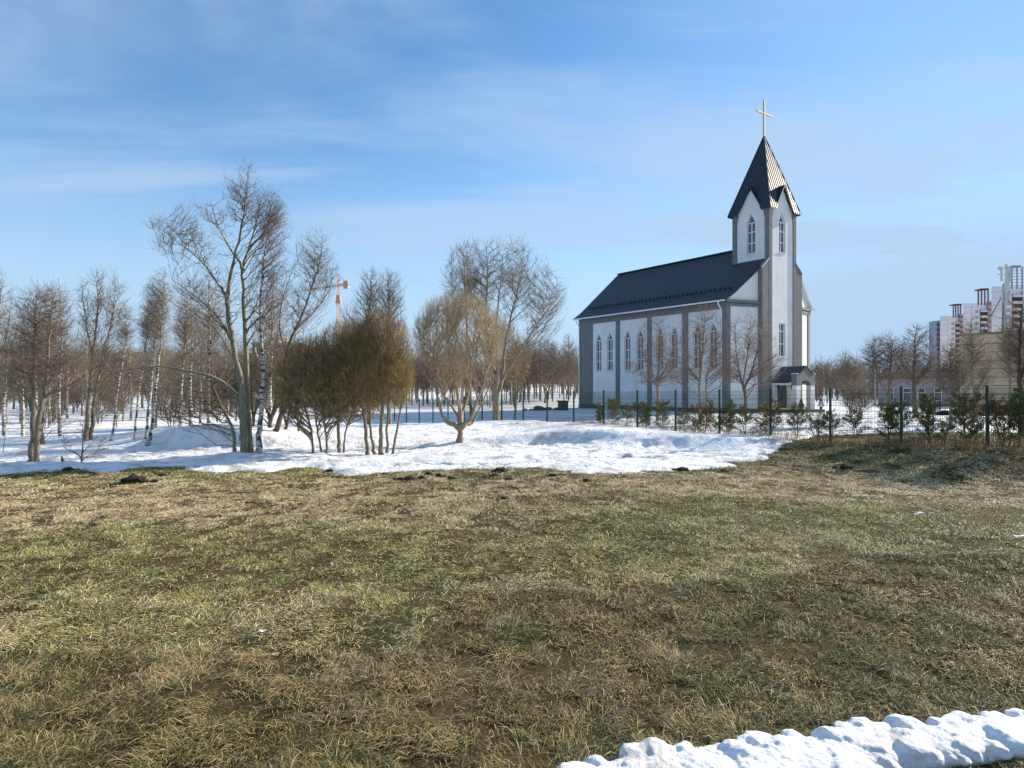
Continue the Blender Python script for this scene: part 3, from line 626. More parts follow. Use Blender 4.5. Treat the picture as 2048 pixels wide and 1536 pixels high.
# tower
TX0, TX1, TY0, TY1 = 5.25, 10.35, -1.5, 3.1; TE = 22.1; CX, CY = (TX0 + TX1) / 2, (TY0 + TY1) / 2
mb = MB()
fF = lambda a, z, d: (a, TY0 + .1 + d, z); fT = lambda a, z, d: (TX0 + .1 + d, a, z); fRr = lambda a, z, d: (TX1 - .1 - d, a, z); fB = lambda a, z, d: (a, TY1 - .1 - d, z)
dz0, dz1 = .55, 3.05
wF = [(CX, 1.2, 17.56, 20.9, 21.94)]; wL = [(CY, 1.05, 17.56, 20.9, 21.94)]
panel(mb, fF, TX0 + .1, TX1 - .1, 11.0, TE + .28, wF, .28, 1)
panel(mb, fF, TX0 + .1, TX1 - .1, 4.0, 11.0, [(CX, 1.2, 6.2, 9.84, 9.84)], .28, 1)
panel(mb, fF, TX0 + .1, TX1 - .1, .5, 4.0, [(CX, 1.9, .56, 3.04, 3.04)], .25, 1)
panel(mb, fT, TY0 + .1, TY1 - .1, 9.0, TE + .28, wL, .28, 1); panel(mb, fRr, TY0 + .1, TY1 - .1, .5, TE + .28, wL, .28, 1); panel(mb, fB, TX0 + .1, TX1 - .1, 15, TE + .28, [], .28, 1)
GA = 24.55  # gable apex
for (p0, p1, ap) in (((TX0 + .1, TY0 + .1), (TX1 - .1, TY0 + .1), (CX, TY0 + .1)), ((TX0 + .1, TY0 + .1), (TX0 + .1, TY1 - .1), (TX0 + .1, CY)), ((TX1 - .1, TY0 + .1), (TX1 - .1, TY1 - .1), (TX1 - .1, CY)), ((TX0 + .1, TY1 - .1), (TX1 - .1, TY1 - .1), (CX, TY1 - .1))):
    a = [p0[0] + (p1[0] - p0[0]) * .12, p0[1] + (p1[1] - p0[1]) * .12]; b = [p0[0] + (p1[0] - p0[0]) * .88, p0[1] + (p1[1] - p0[1]) * .88]
    mb.add([(*a, TE + .28), (*b, TE + .28), (*ap, GA)], [(0, 1, 2)])
tower = mb.build('tower', P_, church)
window(fF, *wF[0], .28, [20.9, 19.9, 18.7], tower); window(fT, *wL[0], .28, [20.9, 19.9, 18.7], tower); window(fRr, *wL[0], .28, [20.9, 19.9, 18.7], tower)
window(fF, CX, 1.2, 6.2, 9.84, 9.84, .28, [8.98, 7.6], tower)
# grey corner strips of the tower with sloped shoulders under the gablets, and the buttresses below
mb = MB()
def corner_strip(fn, a0, a1, z0, s):
    e = abs(a1 - a0)
    mb.prism([fn(a0, z0, 0), fn(a1, z0, 0), fn(a1, TE - 1.05, 0), fn(a0 + (a1 - a0) * 1.0, TE - 1.05, 0), fn(a1 + (a1 - a0) * .35, TE - .35, 0), fn(a1 + (a1 - a0) * .35, TE + .25, 0), fn(a0, TE + .25, 0)], Vector(fn(0, 0, .11)) - Vector(fn(0, 0, 0)))
g0 = lambda a, z, d: (a, TY0 + d, z); g1 = lambda a, z, d: (TX0 + d, a, z); g2 = lambda a, z, d: (TX1 - d, a, z); g3 = lambda a, z, d: (a, TY1 - d, z)
for fn, lo, hi, zb in ((g0, TX0, TX1, .57), (g1, TY0, TY1, 9), (g2, TY0, TY1, 9), (g3, TX0, TX1, 15)):
    wd = .55; corner_strip(fn, lo + (.0 if fn in (g0, g3) else .115), lo + wd, zb, 1); corner_strip(fn, hi - (.0 if fn in (g0, g3) else .115), hi - wd, zb, -1)
mb.build('corner_strip', G_, tower)
for sgn in (-1, 1):
    xo, xi = CX + sgn * 3.76, CX + sgn * 2.56; zo, zi = rfz(xo) - .02, rfz(xi) - .02
    mb = MB(); mb.prism([(xo, TY0 + .015, .57), (xi, TY0 + .015, .57), (xi, TY0 + .015, zi), (xo, TY0 + .015, zo)], (0, 1.6, 0)); bt = mb.build('buttress', G_, church)
    mb = MB(); mb.prism([(xo + sgn * .1, TY0 - .05, zo - .05), (xi, TY0 - .05, zi + .02), (xi, TY0 - .05, zi + .09), (xo + sgn * .1, TY0 - .05, zo + .03)], (0, .10, 0)); mb.build('cap', M['white_metal'], bt)
# inner strips beside the light centre panel of the tower front
mb = MB(); mb.box(TX0 + .55, TX0 + .62, TY0 + .02, TY0 + .1, .57, 17); mb.build('trim', P_, tower)
# spire
AP = 31.1; HB = 2.9; slope = HB / (AP - 22.05); nz = 24.85; nb = 1.62
rots = [0, 90, 180, 270]
def rot4(p, a):
    c, s = math.cos(R(a)), math.sin(R(a)); return (CX + p[0] * c - p[1] * s, CY + p[0] * s * 1.0 + p[1] * c, p[2])
mb = MB(); rb = MB(); gb = MB()
sq = (TY1 - TY0) / (TX1 - TX0)
def T4(p, a):
    x, y, z = p; c, s = round(math.cos(R(a))), round(math.sin(R(a))); X, Y = x * c - y * s, x * s + y * c
    return (CX + X, CY + Y * sq * 1.02, z)
dn = lambda z: -(AP - z) * slope
for a in rots:
    A = [(-HB, -HB, 22.05), (-nb, -HB, 22.05), (0, dn(nz), nz), (0, 0, AP), (nb, -HB, 22.05), (HB, -HB, 22.05)]
    mb.add([T4(p, a) for p in A], [(0, 1, 2, 3), (2, 4, 5, 3)])
    B = [(p[0], p[1] + .14, p[2] - .05) for p in A]; o = [T4(p, a) for p in A] + [T4((-HB, -HB, 21.93), a), T4((-nb, -HB, 21.93), a), T4((nb, -HB, 21.93), a), T4((HB, -HB, 21.93), a)]
    mb.add(o, [(0, 6, 7, 1), (4, 8, 9, 5)])
    nr = 7
    for i in range(-nr, nr + 1):
        u = i * HB / (nr + .5); zt = AP - abs(u) / slope; zb = 22.05 if abs(u) > nb else 22.05 + (nz - 22.05) * (1 - abs(u) / nb)
        if zt - zb < .3: continue
        for (u0, u1) in ((u - .045, u + .045),):
            P0 = [(u0, dn(zb) - .0, zb), (u1, dn(zb), zb), (u1, dn(zt), zt), (u0, dn(zt), zt)]; P1 = [(p[0], p[1] - .035, p[2] + .01) for p in P0]
            rb.add([T4(p, a) for p in P0 + P1], [(4, 5, 6, 7), (0, 4, 7, 3), (1, 2, 6, 5), (0, 1, 5, 4)])
    # gablet roofs
    fr = -(TX1 - TX0) / 2 - .2; pk = (0, fr, nz + .05)
    for s in (-1, 1):
        q = [pk, (s * (nb + .1), fr, 22.12), (s * (nb + .1), -HB + .1, 22.12), (0, dn(nz + .05), nz + .05)]; q2 = [(p[0] , p[1], p[2] - .14) for p in q]
        gb.add([T4(p, a) for p in q + q2], [(0, 1, 2, 3), (4, 7, 6, 5), (0, 4, 5, 1), (1, 5, 6, 2)])
spire = mb.build('spire', M['sheet'], church); rb.build('standing_rib', M['sheet'], spire); gb.build('gablet_roof', M['sheet'], spire)
mb = MB()
for sx, sy in ((-1, -1), (1, -1), (1, 1), (-1, 1)):
    mb.bar((CX + sx * HB, CY + sy * HB * sq * 1.02, 22.07), (CX, CY, AP), .06, 5)
mb.build('hip_cap', M['sheet'], spire)
mb = MB(); mb.box(CX - 2.3, CX + 2.3, CY - 2.1, CY + 2.1, 21.9, 21.96); mb.build('ceiling', G_, spire)
mb = MB(); mb.box(CX - .08, CX + .08, CY - .08, CY + .08, 30.7, 35.1); mb.box(CX - 1.42, CX - .08, CY - .07, CY + .07, 33.45, 33.62); mb.box(CX + .08, CX + 1.42, CY - .07, CY + .07, 33.45, 33.62)
mb.build('cross', M['gold'], church, bevel=.015)
# entrance: steps, doors, porch
mb = MB(); mb.box(CX - 2.2, CX + 2.2, -4.9, -1.3, -.9, .50); mb.box(CX - 1.3, CX + 1.3, -5.3, -4.9, -.9, .25); mb.box(CX - 1.3, CX + 1.3, -5.7, -5.3, -.9, .02); mb.build('steps', M['plinth'], church)
mb = MB(); mb.box(CX - .94, CX - .01, TY0 + .22, TY0 + .30, .56, 3.04); mb.box(CX + .01, CX + .94, TY0 + .22, TY0 + .30, .56, 3.04)
for cx in (CX - .48, CX + .48):
    for z0, z1 in ((.75, 1.45), (1.65, 2.85)): mb.box(cx - .32, cx + .32, TY0 + .195, TY0 + .22, z0, z1)
door = mb.build('door', M['door'], church)
mb = MB()
for s in (-1, 1): mb.bar((CX + s * .1, TY0 + .14, 1.4), (CX + s * .1, TY0 + .14, 2.0), .025); mb.bar((CX + s * .1, TY0 + .14, 1.45), (CX + s * .1, TY0 + .23, 1.45), .02); mb.bar((CX + s * .1, TY0 + .14, 1.95), (CX + s * .1, TY0 + .23, 1.95), .02)
mb.build('handle', M['black'], door)
for s in (-1, 1):
    mb = MB(); x = CX + s * 1.25; mb.bar((x, TY0 + .08, 3.0), (x, TY0 - .25, 3.15), .02); mb.bar((x, TY0 - .25, 3.15), (x, TY0 - .25, 3.0), .05, 6, .12); mb.bar((x, TY0 - .25, 3.0), (x, TY0 - .25, 2.62), .12, 6, .07); mb.build('wall_lantern', M['black'], church)
# portal wall with arch, 2.6 m out, on four piers
PY = -4.09; PH0 = 3.05; mb = MB(); hw = 1.75; ao = .95
mb.box(CX - hw, CX - ao, PY, PY + .5, .5, PH0); mb.build('porch_pier', P_, church); MB().box(CX + ao, CX + hw, PY, PY + .5, .5, PH0).build('porch_pier', P_, church)
mb = MB(); arc = [(CX + ao * math.cos(t), PH0 + .55 * math.sin(t)) for t in np.linspace(math.pi, 0, 13)]
pk = (CX, 5.02); outl = [(CX - hw - .05, PH0), (CX - hw - .05, 4.25), (CX - 1.25, 4.25), pk, (CX + 1.25, 4.25), (CX + hw + .05, 4.25), (CX + hw + .05, PH0)]
up = [outl[0], outl[1], outl[2], (CX - .62, 4.64), pk, (CX + .62, 4.64), outl[4], outl[5], outl[6]]
# build the spandrel as strips between arch and outline
def top(x):
    xs_ = [q[0] for q in outl[1:-1]]; zs_ = [q[1] for q in outl[1:-1]]; return float(np.interp(x, xs_, zs_))
xsS = [CX - hw - .05, CX - 1.25, CX - ao] + [q[0] for q in arc[1:-1]] + [CX + ao, CX + 1.25, CX + hw + .05]
def botz(x): return PH0 + (.55 * math.sqrt(max(0, 1 - ((x - CX) / ao) ** 2)) if abs(x - CX) < ao else 0)
for a, b in zip(xsS[:-1], xsS[1:]): mb.prism([(a, PY - .03, botz(a)), (b, PY - .03, botz(b)), (b, PY - .03, top(b)), (a, PY - .03, top(a))], (0, .56, 0))
mb.build('porch_gable', G_, church)
mb = MB(); 
for s in (-1, 1): MB().box(CX + s * (hw + .08) - .0 if s < 0 else CX + 1.28, CX - 1.28 if s < 0 else CX + hw + .08, PY - .06, PY + .56, 4.25, 4.31).build('coping', M['white_metal'], church)
mb = MB()
for s in (-1, 1): mb.prism([(CX, PY - .10, 5.02), (CX + s * 1.35, PY - .10, 4.18), (CX + s * 1.35, PY - .10, 4.28), (CX, PY - .10, 5.14)], (0, .62, 0))
for s in (-1, 1):
    mb.prism([(CX, PY + .5, 4.95), (CX + s * 2.15, PY + .5, 3.30), (CX + s * 2.15, PY + .5, 3.42), (CX, PY + .5, 5.10)], (0, -PY - .5 + TY0 + .08, 0))
mb.build('porch_roof', M['tiles'], church)
for s in (-1, 1): MB().box(CX + s * 2.0 - .08, CX + s * 2.0 + .08, PY + .5, TY0, 3.12, 3.30).build('porch_beam', P_, church)
# things that belong beside the church
def conifer_pot(x, y, lab):
    c, s = math.cos(TH), math.sin(TH); wx, wy = C0[0] + x * c - y * s, C0[1] + x * s + y * c
    t = empty('potted_conifer', (wx, wy, CZ + .5), 0, lab, 'potted plant'); mb = MB(); mb.bar((0, 0, 0), (0, 0, .28), .13, 10, .17); mb.build('pot', M['black'], t)
    rng = np.random.RandomState(int(x * 10)); mb = MB()
    for i in range(420):
        h = rng.rand(); a = rng.uniform(0, 6.28); r = (.30 * (1 - h) + .03) * rng.rand() ** .4; p = Vector((r * math.cos(a), r * math.sin(a), .28 + h * .85)); d = Vector((math.cos(a), math.sin(a), .8)) * .09; q = d.cross(Vector((rng.normal(), rng.normal(), rng.normal()))).normalized() * .02
        mb.add([p - q, p + q, p + d], [(0, 1, 2)])
    mb.build('foliage', mat('dark_conifer', (.015, .025, .012), .8), t)
conifer_pot(CX - 2.0, -4.75, 'small dark potted conifer left of the porch arch'); conifer_pot(CX + 2.05, -4.6, 'small dark potted conifer right of the porch arch')
def at_church(x, y, z=0): c, s = math.cos(TH), math.sin(TH); return (C0[0] + x * c - y * s, C0[1] + x * s + y * c, CZ + z)
b = empty('bench', at_church(-1.1, 17.6, .0), TH + R(90), 'white bench against the dark plinth near the back corner of the church', 'bench')
mb = MB(); mb.box(-.9, .9, -.22, .22, .52, .60); mb.build('seat', M['white_metal'], b)
for s in (-1, 1): MB().box(s * .7 - .05, s * .7 + .05, -.18, .18, -.3, .518).build('leg', M['white_metal'], b)

# ------------------------------------------------------------------ mesh fence along the yard
KF = 43330 * math.cos(TH); xv = 160.0
ub = Vector((-math.sin(TH), math.cos(TH), 0))
def fpost(k):
    px = xv + 1 / (.000551 + .0000577 * k); Y = KF / (px - xv); return Vector(((px - 1024) / F * Y, Y, 0)), px, Y
def ftop(Y): return CAMZ - float(np.interp(Y, [17, 20, 24, 29, 40, 51, 60, 80], [-(-.10), .11, .21, .33, .50, 1.30, 1.6, 2.0]))
fence = empty('mesh_fence', tuple(fpost(0)[0]), 0, 'long dark green wire mesh fence on posts around the church yard', 'fence')
O_ = Vector(fence.location); NP = 29
pts = []
for k in range(-2, NP):
    p, px, Y = fpost(k); g = gz(p.x, p.y); tz = ftop(Y); tz = max(tz, g + 1.85); pts.append((p, g, tz))
for p, g, tz in pts:
    mb = MB(); q = p - O_; mb.box(-.035, .035, -.035, .035, g - .2, tz + .05); mb.box(-.042, .042, -.042, .042, tz + .05, tz + .07); o = mb.build('post', M['green_post'], fence); o.location = (q.x, q.y, 0); o.rotation_euler = (0, 0, TH)
def wires(lines, name, m, parent, r=.0032):
    V, Q = tubes([(np.array(a), np.array([r, r])) for a in lines], 3); return link(name, new_mesh(name, V, [Q]), m, parent)
for (p, g, t0), (q, g2, t1) in zip(pts[:-1], pts[1:]):
    ls = []; a = p - O_; b = q - O_; bot0, bot1 = t0 - 1.83, t1 - 1.83; far = p.y > 45
    nv = 13 if far else 50
    for i in range(nv + 1):
        f = i / nv; c = a.lerp(b, f); zt = t0 + (t1 - t0) * f - .02; ls.append([(c.x, c.y, zt - 1.8), (c.x, c.y, zt)])
    for z in (0, .2, .26, .4, .6, .8, .86, 1.0, 1.2, 1.4, 1.46, 1.6, 1.78):
        ls.append([(a.x, a.y, bot0 + z + .03), (b.x, b.y, bot1 + z + .03)])
    wires(ls, 'mesh_panel', M['wire'], fence, .0058)
# second fence, far across the yard
f2 = empty('boundary_fence', PW(1764, 800, 88)[:2] + (0,), 0, 'low dark fence of thin posts and bars far across the yard by the pink building', 'fence')
P2 = [(1640, 92), (1695, 90), (1730, 89), (1764, 88), (1790, 87.5), (1816, 87), (1849, 86), (1880, 85), (1912, 80), (1945, 78)]
pp = [((a - 1024) / F * Y - f2.location.x, Y - f2.location.y, gz((a - 1024) / F * Y, Y)) for a, Y in P2]
for x, y, z in pp: mb = MB(); mb.box(x - .05, x + .05, y - .05, y + .05, z - .3, z + 1.6); mb.build('post', M['black'], f2)
ls = []
for a, b in zip(pp[:-1], pp[1:]):
    for h in (.3, .7, 1.1, 1.5): ls.append([(a[0], a[1], a[2] + h), (b[0], b[1], b[2] + h)])
    for i in range(12): f = i / 12; ls.append([tuple(a[j] + (b[j] - a[j]) * f + (.1 if j == 2 else 0) for j in range(3)), tuple(a[j] + (b[j] - a[j]) * f + (1.55 if j == 2 else 0) for j in range(3))])
wires(ls, 'mesh_panel', M['black'], f2, .012)

# ------------------------------------------------------------------ thujas along the fence
def thuja_proto(seed, h, wd, dens, mt, lean=0):
    rng = np.random.RandomState(seed); lines = []; V = []; nst = 4
    sprays = []
    for s in range(nst):
        a = rng.uniform(0, 6.28); r = wd * .3 * rng.rand(); x0, y0 = r * .3 * math.cos(a), r * .3 * math.sin(a)
        hs = h * rng.uniform(.6, 1.0) if s else h
        pt = [(x0 + rng.normal(0, .03), y0 + rng.normal(0, .03), -.1), (x0 + r * math.cos(a) * .6, y0 + r * math.sin(a) * .6, hs * .4), (x0 + r * math.cos(a) + lean * .1, y0 + r * math.sin(a), hs * .75), (x0 + r * math.cos(a) + rng.normal(0, .05) + lean * .15, y0 + r * math.sin(a), hs)]
        P = smooth_line([(*q, .012 * (1 - i / 4.) + .003) for i, q in enumerate(pt)], 4, 0, rng); lines.append((P[:, :3], P[:, 3]))
        for i in range(int(26 * dens)):
            f = rng.uniform(.12, 1) ** .8; j = min(int(f * (len(P) - 1)), len(P) - 2); b = P[j, :3]; aa = rng.uniform(0, 6.28); z = b[2] / h
            ln = wd * (.50 * (1 - z) ** .6 + .12) * rng.uniform(.5, 1.15); e = b + np.array([math.cos(aa) * ln, math.sin(aa) * ln, ln * rng.uniform(.3, .9)])
            lines.append((np.array([b, (b + e) / 2 + [0, 0, -.02], e]), np.array([.005, .004, .002]))); sprays.append((b, e))
    Pt, Dr = [], []
    for b, e in sprays:
        if rng.rand() < .30: continue
        m = int(rng.uniform(40, 85)); f = 1 - rng.rand(m) ** 1.6 * .75; c = b + (e - b) * f[:, None] + rng.normal(0, .038, (m, 3)); d = (e - b) / np.linalg.norm(e - b); D = d + rng.normal(0, .5, (m, 3)); D[:, 2] += .35; Pt.append(c); Dr.append(D)
    P = np.concatenate(Pt); D = np.concatenate(Dr); D /= np.linalg.norm(D, axis=1, keepdims=True); n = len(P)
    S = np.cross(D, rng.normal(0, 1, (n, 3))); S /= np.linalg.norm(S, axis=1, keepdims=True); l = rng.uniform(.025, .055, n)[:, None]; w_ = l * .36
    V = np.stack([P - S * w_ * .3, P + D * l * .5 - S * w_, P + D * l, P + D * l * .5 + S * w_, P + S * w_ * .3], 1).reshape(-1, 3); i = np.arange(n)[:, None] * 5
    V2, Q2 = tubes(lines, 4)
    return new_mesh('foliage', V, [i + np.arange(5)]), new_mesh('stem', V2, [Q2]), mt
TP = [thuja_proto(1, 1.75, 1.05, 1.1, M['thuja']), thuja_proto(2, 1.6, 1.2, .8, M['thuja']), thuja_proto(3, 1.85, .9, 1.35, M['thuja']), thuja_proto(4, 1.45, 1.15, .6, M['thuja']), thuja_proto(5, 1.7, 1.1, 1.3, M['thuja_brown'])]
for a, b_, m in TP: a.materials.append(m); b_.materials.append(M['stem'])
TJ = [(1198, 2, .72, 'low dense thuja before the fence post, nearest the back corner of the church'), (1221, 0, .95, 'slim pointed thuja between the fence posts, second from the left'),
 (1247, 1, .82, 'sparse thuja with bare legs left of the second yard post'), (1277, 0, .9, 'dark green thuja hugging the fence post under the first church tree'), (1288, 2, .70, 'short thuja filling the gap beside a dark green one'),
 (1322, 0, 1.0, 'tall loose thuja under the leftmost church tree, with see-through base'), (1366, 1, .85, 'thin see-through thuja right of the fence post with snow behind'), (1402, 4, 1.05, 'bronze topped broad thuja under the double trunked tree'),
 (1385, 3, .62, 'low side thuja leaning on the bronze one'), (1451, 2, .98, 'pointed thuja right of the post in front of the church corner'), (1432, 3, .7, 'small thuja tucked against the fence post before the church corner'),
 (1491, 1, .95, 'wispy thuja under the forked church tree'), (1540, 4, 1.0, 'bronze green thuja behind the post before the church door'), (1520, 3, .6, 'low wispy thuja between two taller ones left of the door'),
 (1596, 1, 1.0, 'open thuja in front of the porch arch'), (1638, 3, .85, 'loose thuja leaning left of the post right of the church'), (1668, 1, .82, 'ragged thuja just right of the post right of the church'),
 (1718, 3, .9, 'thuja with dark clump low against bright snow, before the bushy shrub'), (1782, 0, .92, 'dense thuja at the foot of the mossy linden'), (1812, 1, 1.0, 'broad thuja with open arms right of the post by the mossy linden'),
 (1868, 2, 1.02, 'tall dark narrow thuja before the pink building window'), (1893, 3, .62, 'small thuja beside the grey utility box'), (1942, 0, 1.12, 'tallest dark thuja left of the last fence post'),
 (1962, 3, .75, 'small shaded thuja touching the last fence post'), (2022, 4, 1.05, 'dark bushy thuja near the right edge'), (2052, 2, 1.1, 'big shaded thuja cut by the right edge')]
nf = Vector((math.cos(TH), math.sin(TH), 0))
for i, (px, p, s, lab) in enumerate(TJ):
    Y = KF / (px - xv); x = (px - 1024) / F * Y; off = .42 + (i % 3) * .1; x += nf.x * off * .5; y = Y + off
    r_ = empty('thuja_shrub', (x, y, gz(x, y)), i * 2.4, lab, 'shrub', 'thujas planted along the mesh fence'); sc = s * .86; r_.scale = (sc * 1.0, sc * 1.0, sc * 1.05)
    link('foliage', TP[p][0], None, r_); link('stem', TP[p][1], None, r_)

# ------------------------------------------------------------------ buildings on the right
M['tan'] = mat('tan_panel', (.50, .385, .27), .85, noise=.08, nscale=.5); M['tan_d'] = mat('panel_joint', (.12, .09, .06), .8)
M['pink'] = mat('pinkish_plaster', (.36, .30, .31), .9, noise=.1, nscale=.4); M['blue_pl'] = mat('dark_blue_plinth', (.035, .045, .065), .7, noise=.2)
M['flat'] = mat('apartment_panel', (.66, .64, .66), .9, noise=.06, nscale=.1); M['red'] = mat('dark_red_panel', (.33, .08, .09), .8); M['orange'] = mat('brick_orange_panel', (.40, .12, .07), .8)
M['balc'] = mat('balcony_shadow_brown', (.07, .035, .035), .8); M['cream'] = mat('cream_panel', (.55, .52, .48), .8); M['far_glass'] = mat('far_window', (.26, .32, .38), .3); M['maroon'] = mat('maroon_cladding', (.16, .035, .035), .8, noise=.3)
M['steel'] = mat('galvanised_steel', (.30, .31, .31), .5, metal=.3, noise=.2); M['antenna'] = mat('antenna_plastic', (.55, .56, .55), .6)
# tan hall
def wall_between(name, label, cat, pa, Ya, pb, Yb, ztop_a, ztop_b, depth):
    a = Vector(PW(pa, 768, Ya)); b = Vector(PW(pb, 768, Yb)); u = (b - a); ln = u.length; ang = math.atan2(u.y, u.x); g = min(gz(a.x, a.y), gz(b.x, b.y)) - .6
    t = empty(name, (a.x, a.y, 0), ang, label, cat); return t, ln, g
t, ln, g = wall_between('tan_hall', 'windowless tan panelled hall wall with dark blue base behind the right trees', 'building', 1919, 84, 2330, 66, 0, 0, 14)
zt = CAMZ + 96 * 84 / F; MB().box(0, ln, 0, 16, g + 1.9, zt).build('wall', M['tan'], t)
mb = MB(); MB().box(-.05, ln, -.06, 15.9, g, g + 1.9).build('plinth', M['blue_pl'], t)
nrow = 7
for i in range(nrow): z = g + 3.2 + i * (zt - g - 3.4) / nrow; mb.box(0, ln, -.03, 0, z, z + .09)
mb.build('panel_joint', M['tan_d'], t)
MB().box(-.12, ln, -.15, 16.1, zt, zt + .22).build('parapet', M['tan_d'], t)
wd = MB().box(9.3, 11.2, -.05, .0, g + 3.0, g + 4.9).build('window', M['glass'], t)
fr = MB()
for x in (9.3, 10.2, 11.1): fr.box(x, x + .1, -.1, -.05, g + 3.0, g + 4.9)
for z in (g + 3, g + 3.9, g + 4.8): fr.box(9.3, 11.2, -.12, -.1, z, z + .1)
fr.build('frame', M['frame'], wd)
# cell mast on its roof
ms = empty('antenna_mast', PW(2007, 668, 92)[:2] + (zt + .2,), 0, 'lattice mobile phone mast with white antennas braced on the tan hall roof', 'mast')
zM = CAMZ + 232 * 92 / F - zt; k9 = 92 / F
mb = MB(); mb.bar((0, 0, -6), (0, 0, zM - 2.5), .16, 8, .12)
for i in range(14): z = i * .62; mb.bar((-.25, -.25, z), (.25, -.25, z + .31), .03); mb.bar((.25, -.25, z + .31), (-.25, -.25, z + .62), .03)
for s in (-.27, .27): mb.bar((s, -.25, -.5), (s, -.25, zM - 7), .035)
mb.build('pole', M['steel'], ms)
zc = CAMZ + 178 * k9 - zt
for dx, dy in ((-4.6, -1), (-1.9, -2), (3.9, -1.5), (3.0, 3)):
    MB().bar((0, 0, zc), (dx, dy, -.3), .085, 6).build('brace', M['steel'], ms)
mb = MB(); zb = CAMZ + 130 * k9 - zt
for a, b in (((-2.5, -.6), (0, 0)), ((2.1, -.8), (0, 0))): mb.bar((a[0], a[1], zb + .4), (b[0], b[1], zb - .2), .05)
mb.bar((-.6, 0, zM - 4.5), (.6, 0, zM - 4.5), .05); mb.bar((-1.0, -.2, zM - 1.2), (1.0, -.2, zM - 1.2), .05); mb.bar((-.6, .3, zM - 6.2), (.6, .3, zM - 6.2), .06); mb.build('cross_arm', M['steel'], ms)
for dx, dy, z0, z1, w_ in ((-.62, -.4, zM - 2.2, zM - .1, .22), (-.05, -.5, zM - 2.4, zM + .25, .28), (.55, -.3, zM - 4.4, zM, .10), (.85, -.2, zM - 2.3, zM, .2), (-.45, -.35, zM - 5.3, zM - 2.8, .18), (0, -.45, zM - 5.6, zM - 2.6, .22), (.5, -.3, zM - 5.0, zM - 3.6, .24), (.3, -.3, zM - 2.1, zM - .5, .18)):
    MB().box(dx - w_ * .55, dx + w_ * .55, dy - .1, dy + .1, z0, z1).build('antenna', M['antenna'], ms, bevel=.03)
MB().bar((-.95, -.45, zM - .35), (-.95, -.7, zM - .35), .30, 12, .26).build('dish', M['antenna'], ms)
# pink low building
t, ln, g = wall_between('pink_building', 'low pinkish building with dark windows and snowy yard in front', 'building', 1756, 104, 1960, 96, 0, 0, 10)
zt2 = CAMZ + 0.9; MB().box(0, ln, 0, 10, g + 1.3, zt2).build('wall', M['pink'], t); MB().box(-.05, ln + .05, -.06, 9.9, g, g + 1.3).build('plinth', M['blue_pl'], t)
MB().box(-.2, ln + .2, -.3, 10.3, zt2, zt2 + .35).build('roof', M['tan_d'], t)
mb = MB(); mb.box(6.5, ln, 3, 9, zt2 + .35, zt2 + 1.1); mb.build('penthouse', M['pink'], t); MB().box(6.2, ln, 2.7, 9.3, zt2 + 1.1, zt2 + 1.35).build('penthouse_roof', M['maroon'], t)
for x, w_ in ((1.6, .6), (3.6, 1.0), (5.6, .9), (7.8, .9), (10.3, 1.5)):
    p = MB().box(x, x + w_, -.04, 0, g + 2.0, g + 3.9).build('window', M['glass'], t); q = MB(); q.box(x - .06, x + .02, -.09, -.04, g + 1.95, g + 3.95); q.box(x + w_ - .02, x + w_ + .06, -.09, -.04, g + 1.95, g + 3.95); q.box(x + .02, x + w_ - .02, -.09, -.04, g + 1.95, g + 2.03); q.box(x + .02, x + w_ - .02, -.09, -.04, g + 3.2, g + 3.27); q.box(x + .02, x + w_ - .02, -.09, -.04, g + 3.87, g + 3.95); q.build('frame', M['frame'], p)
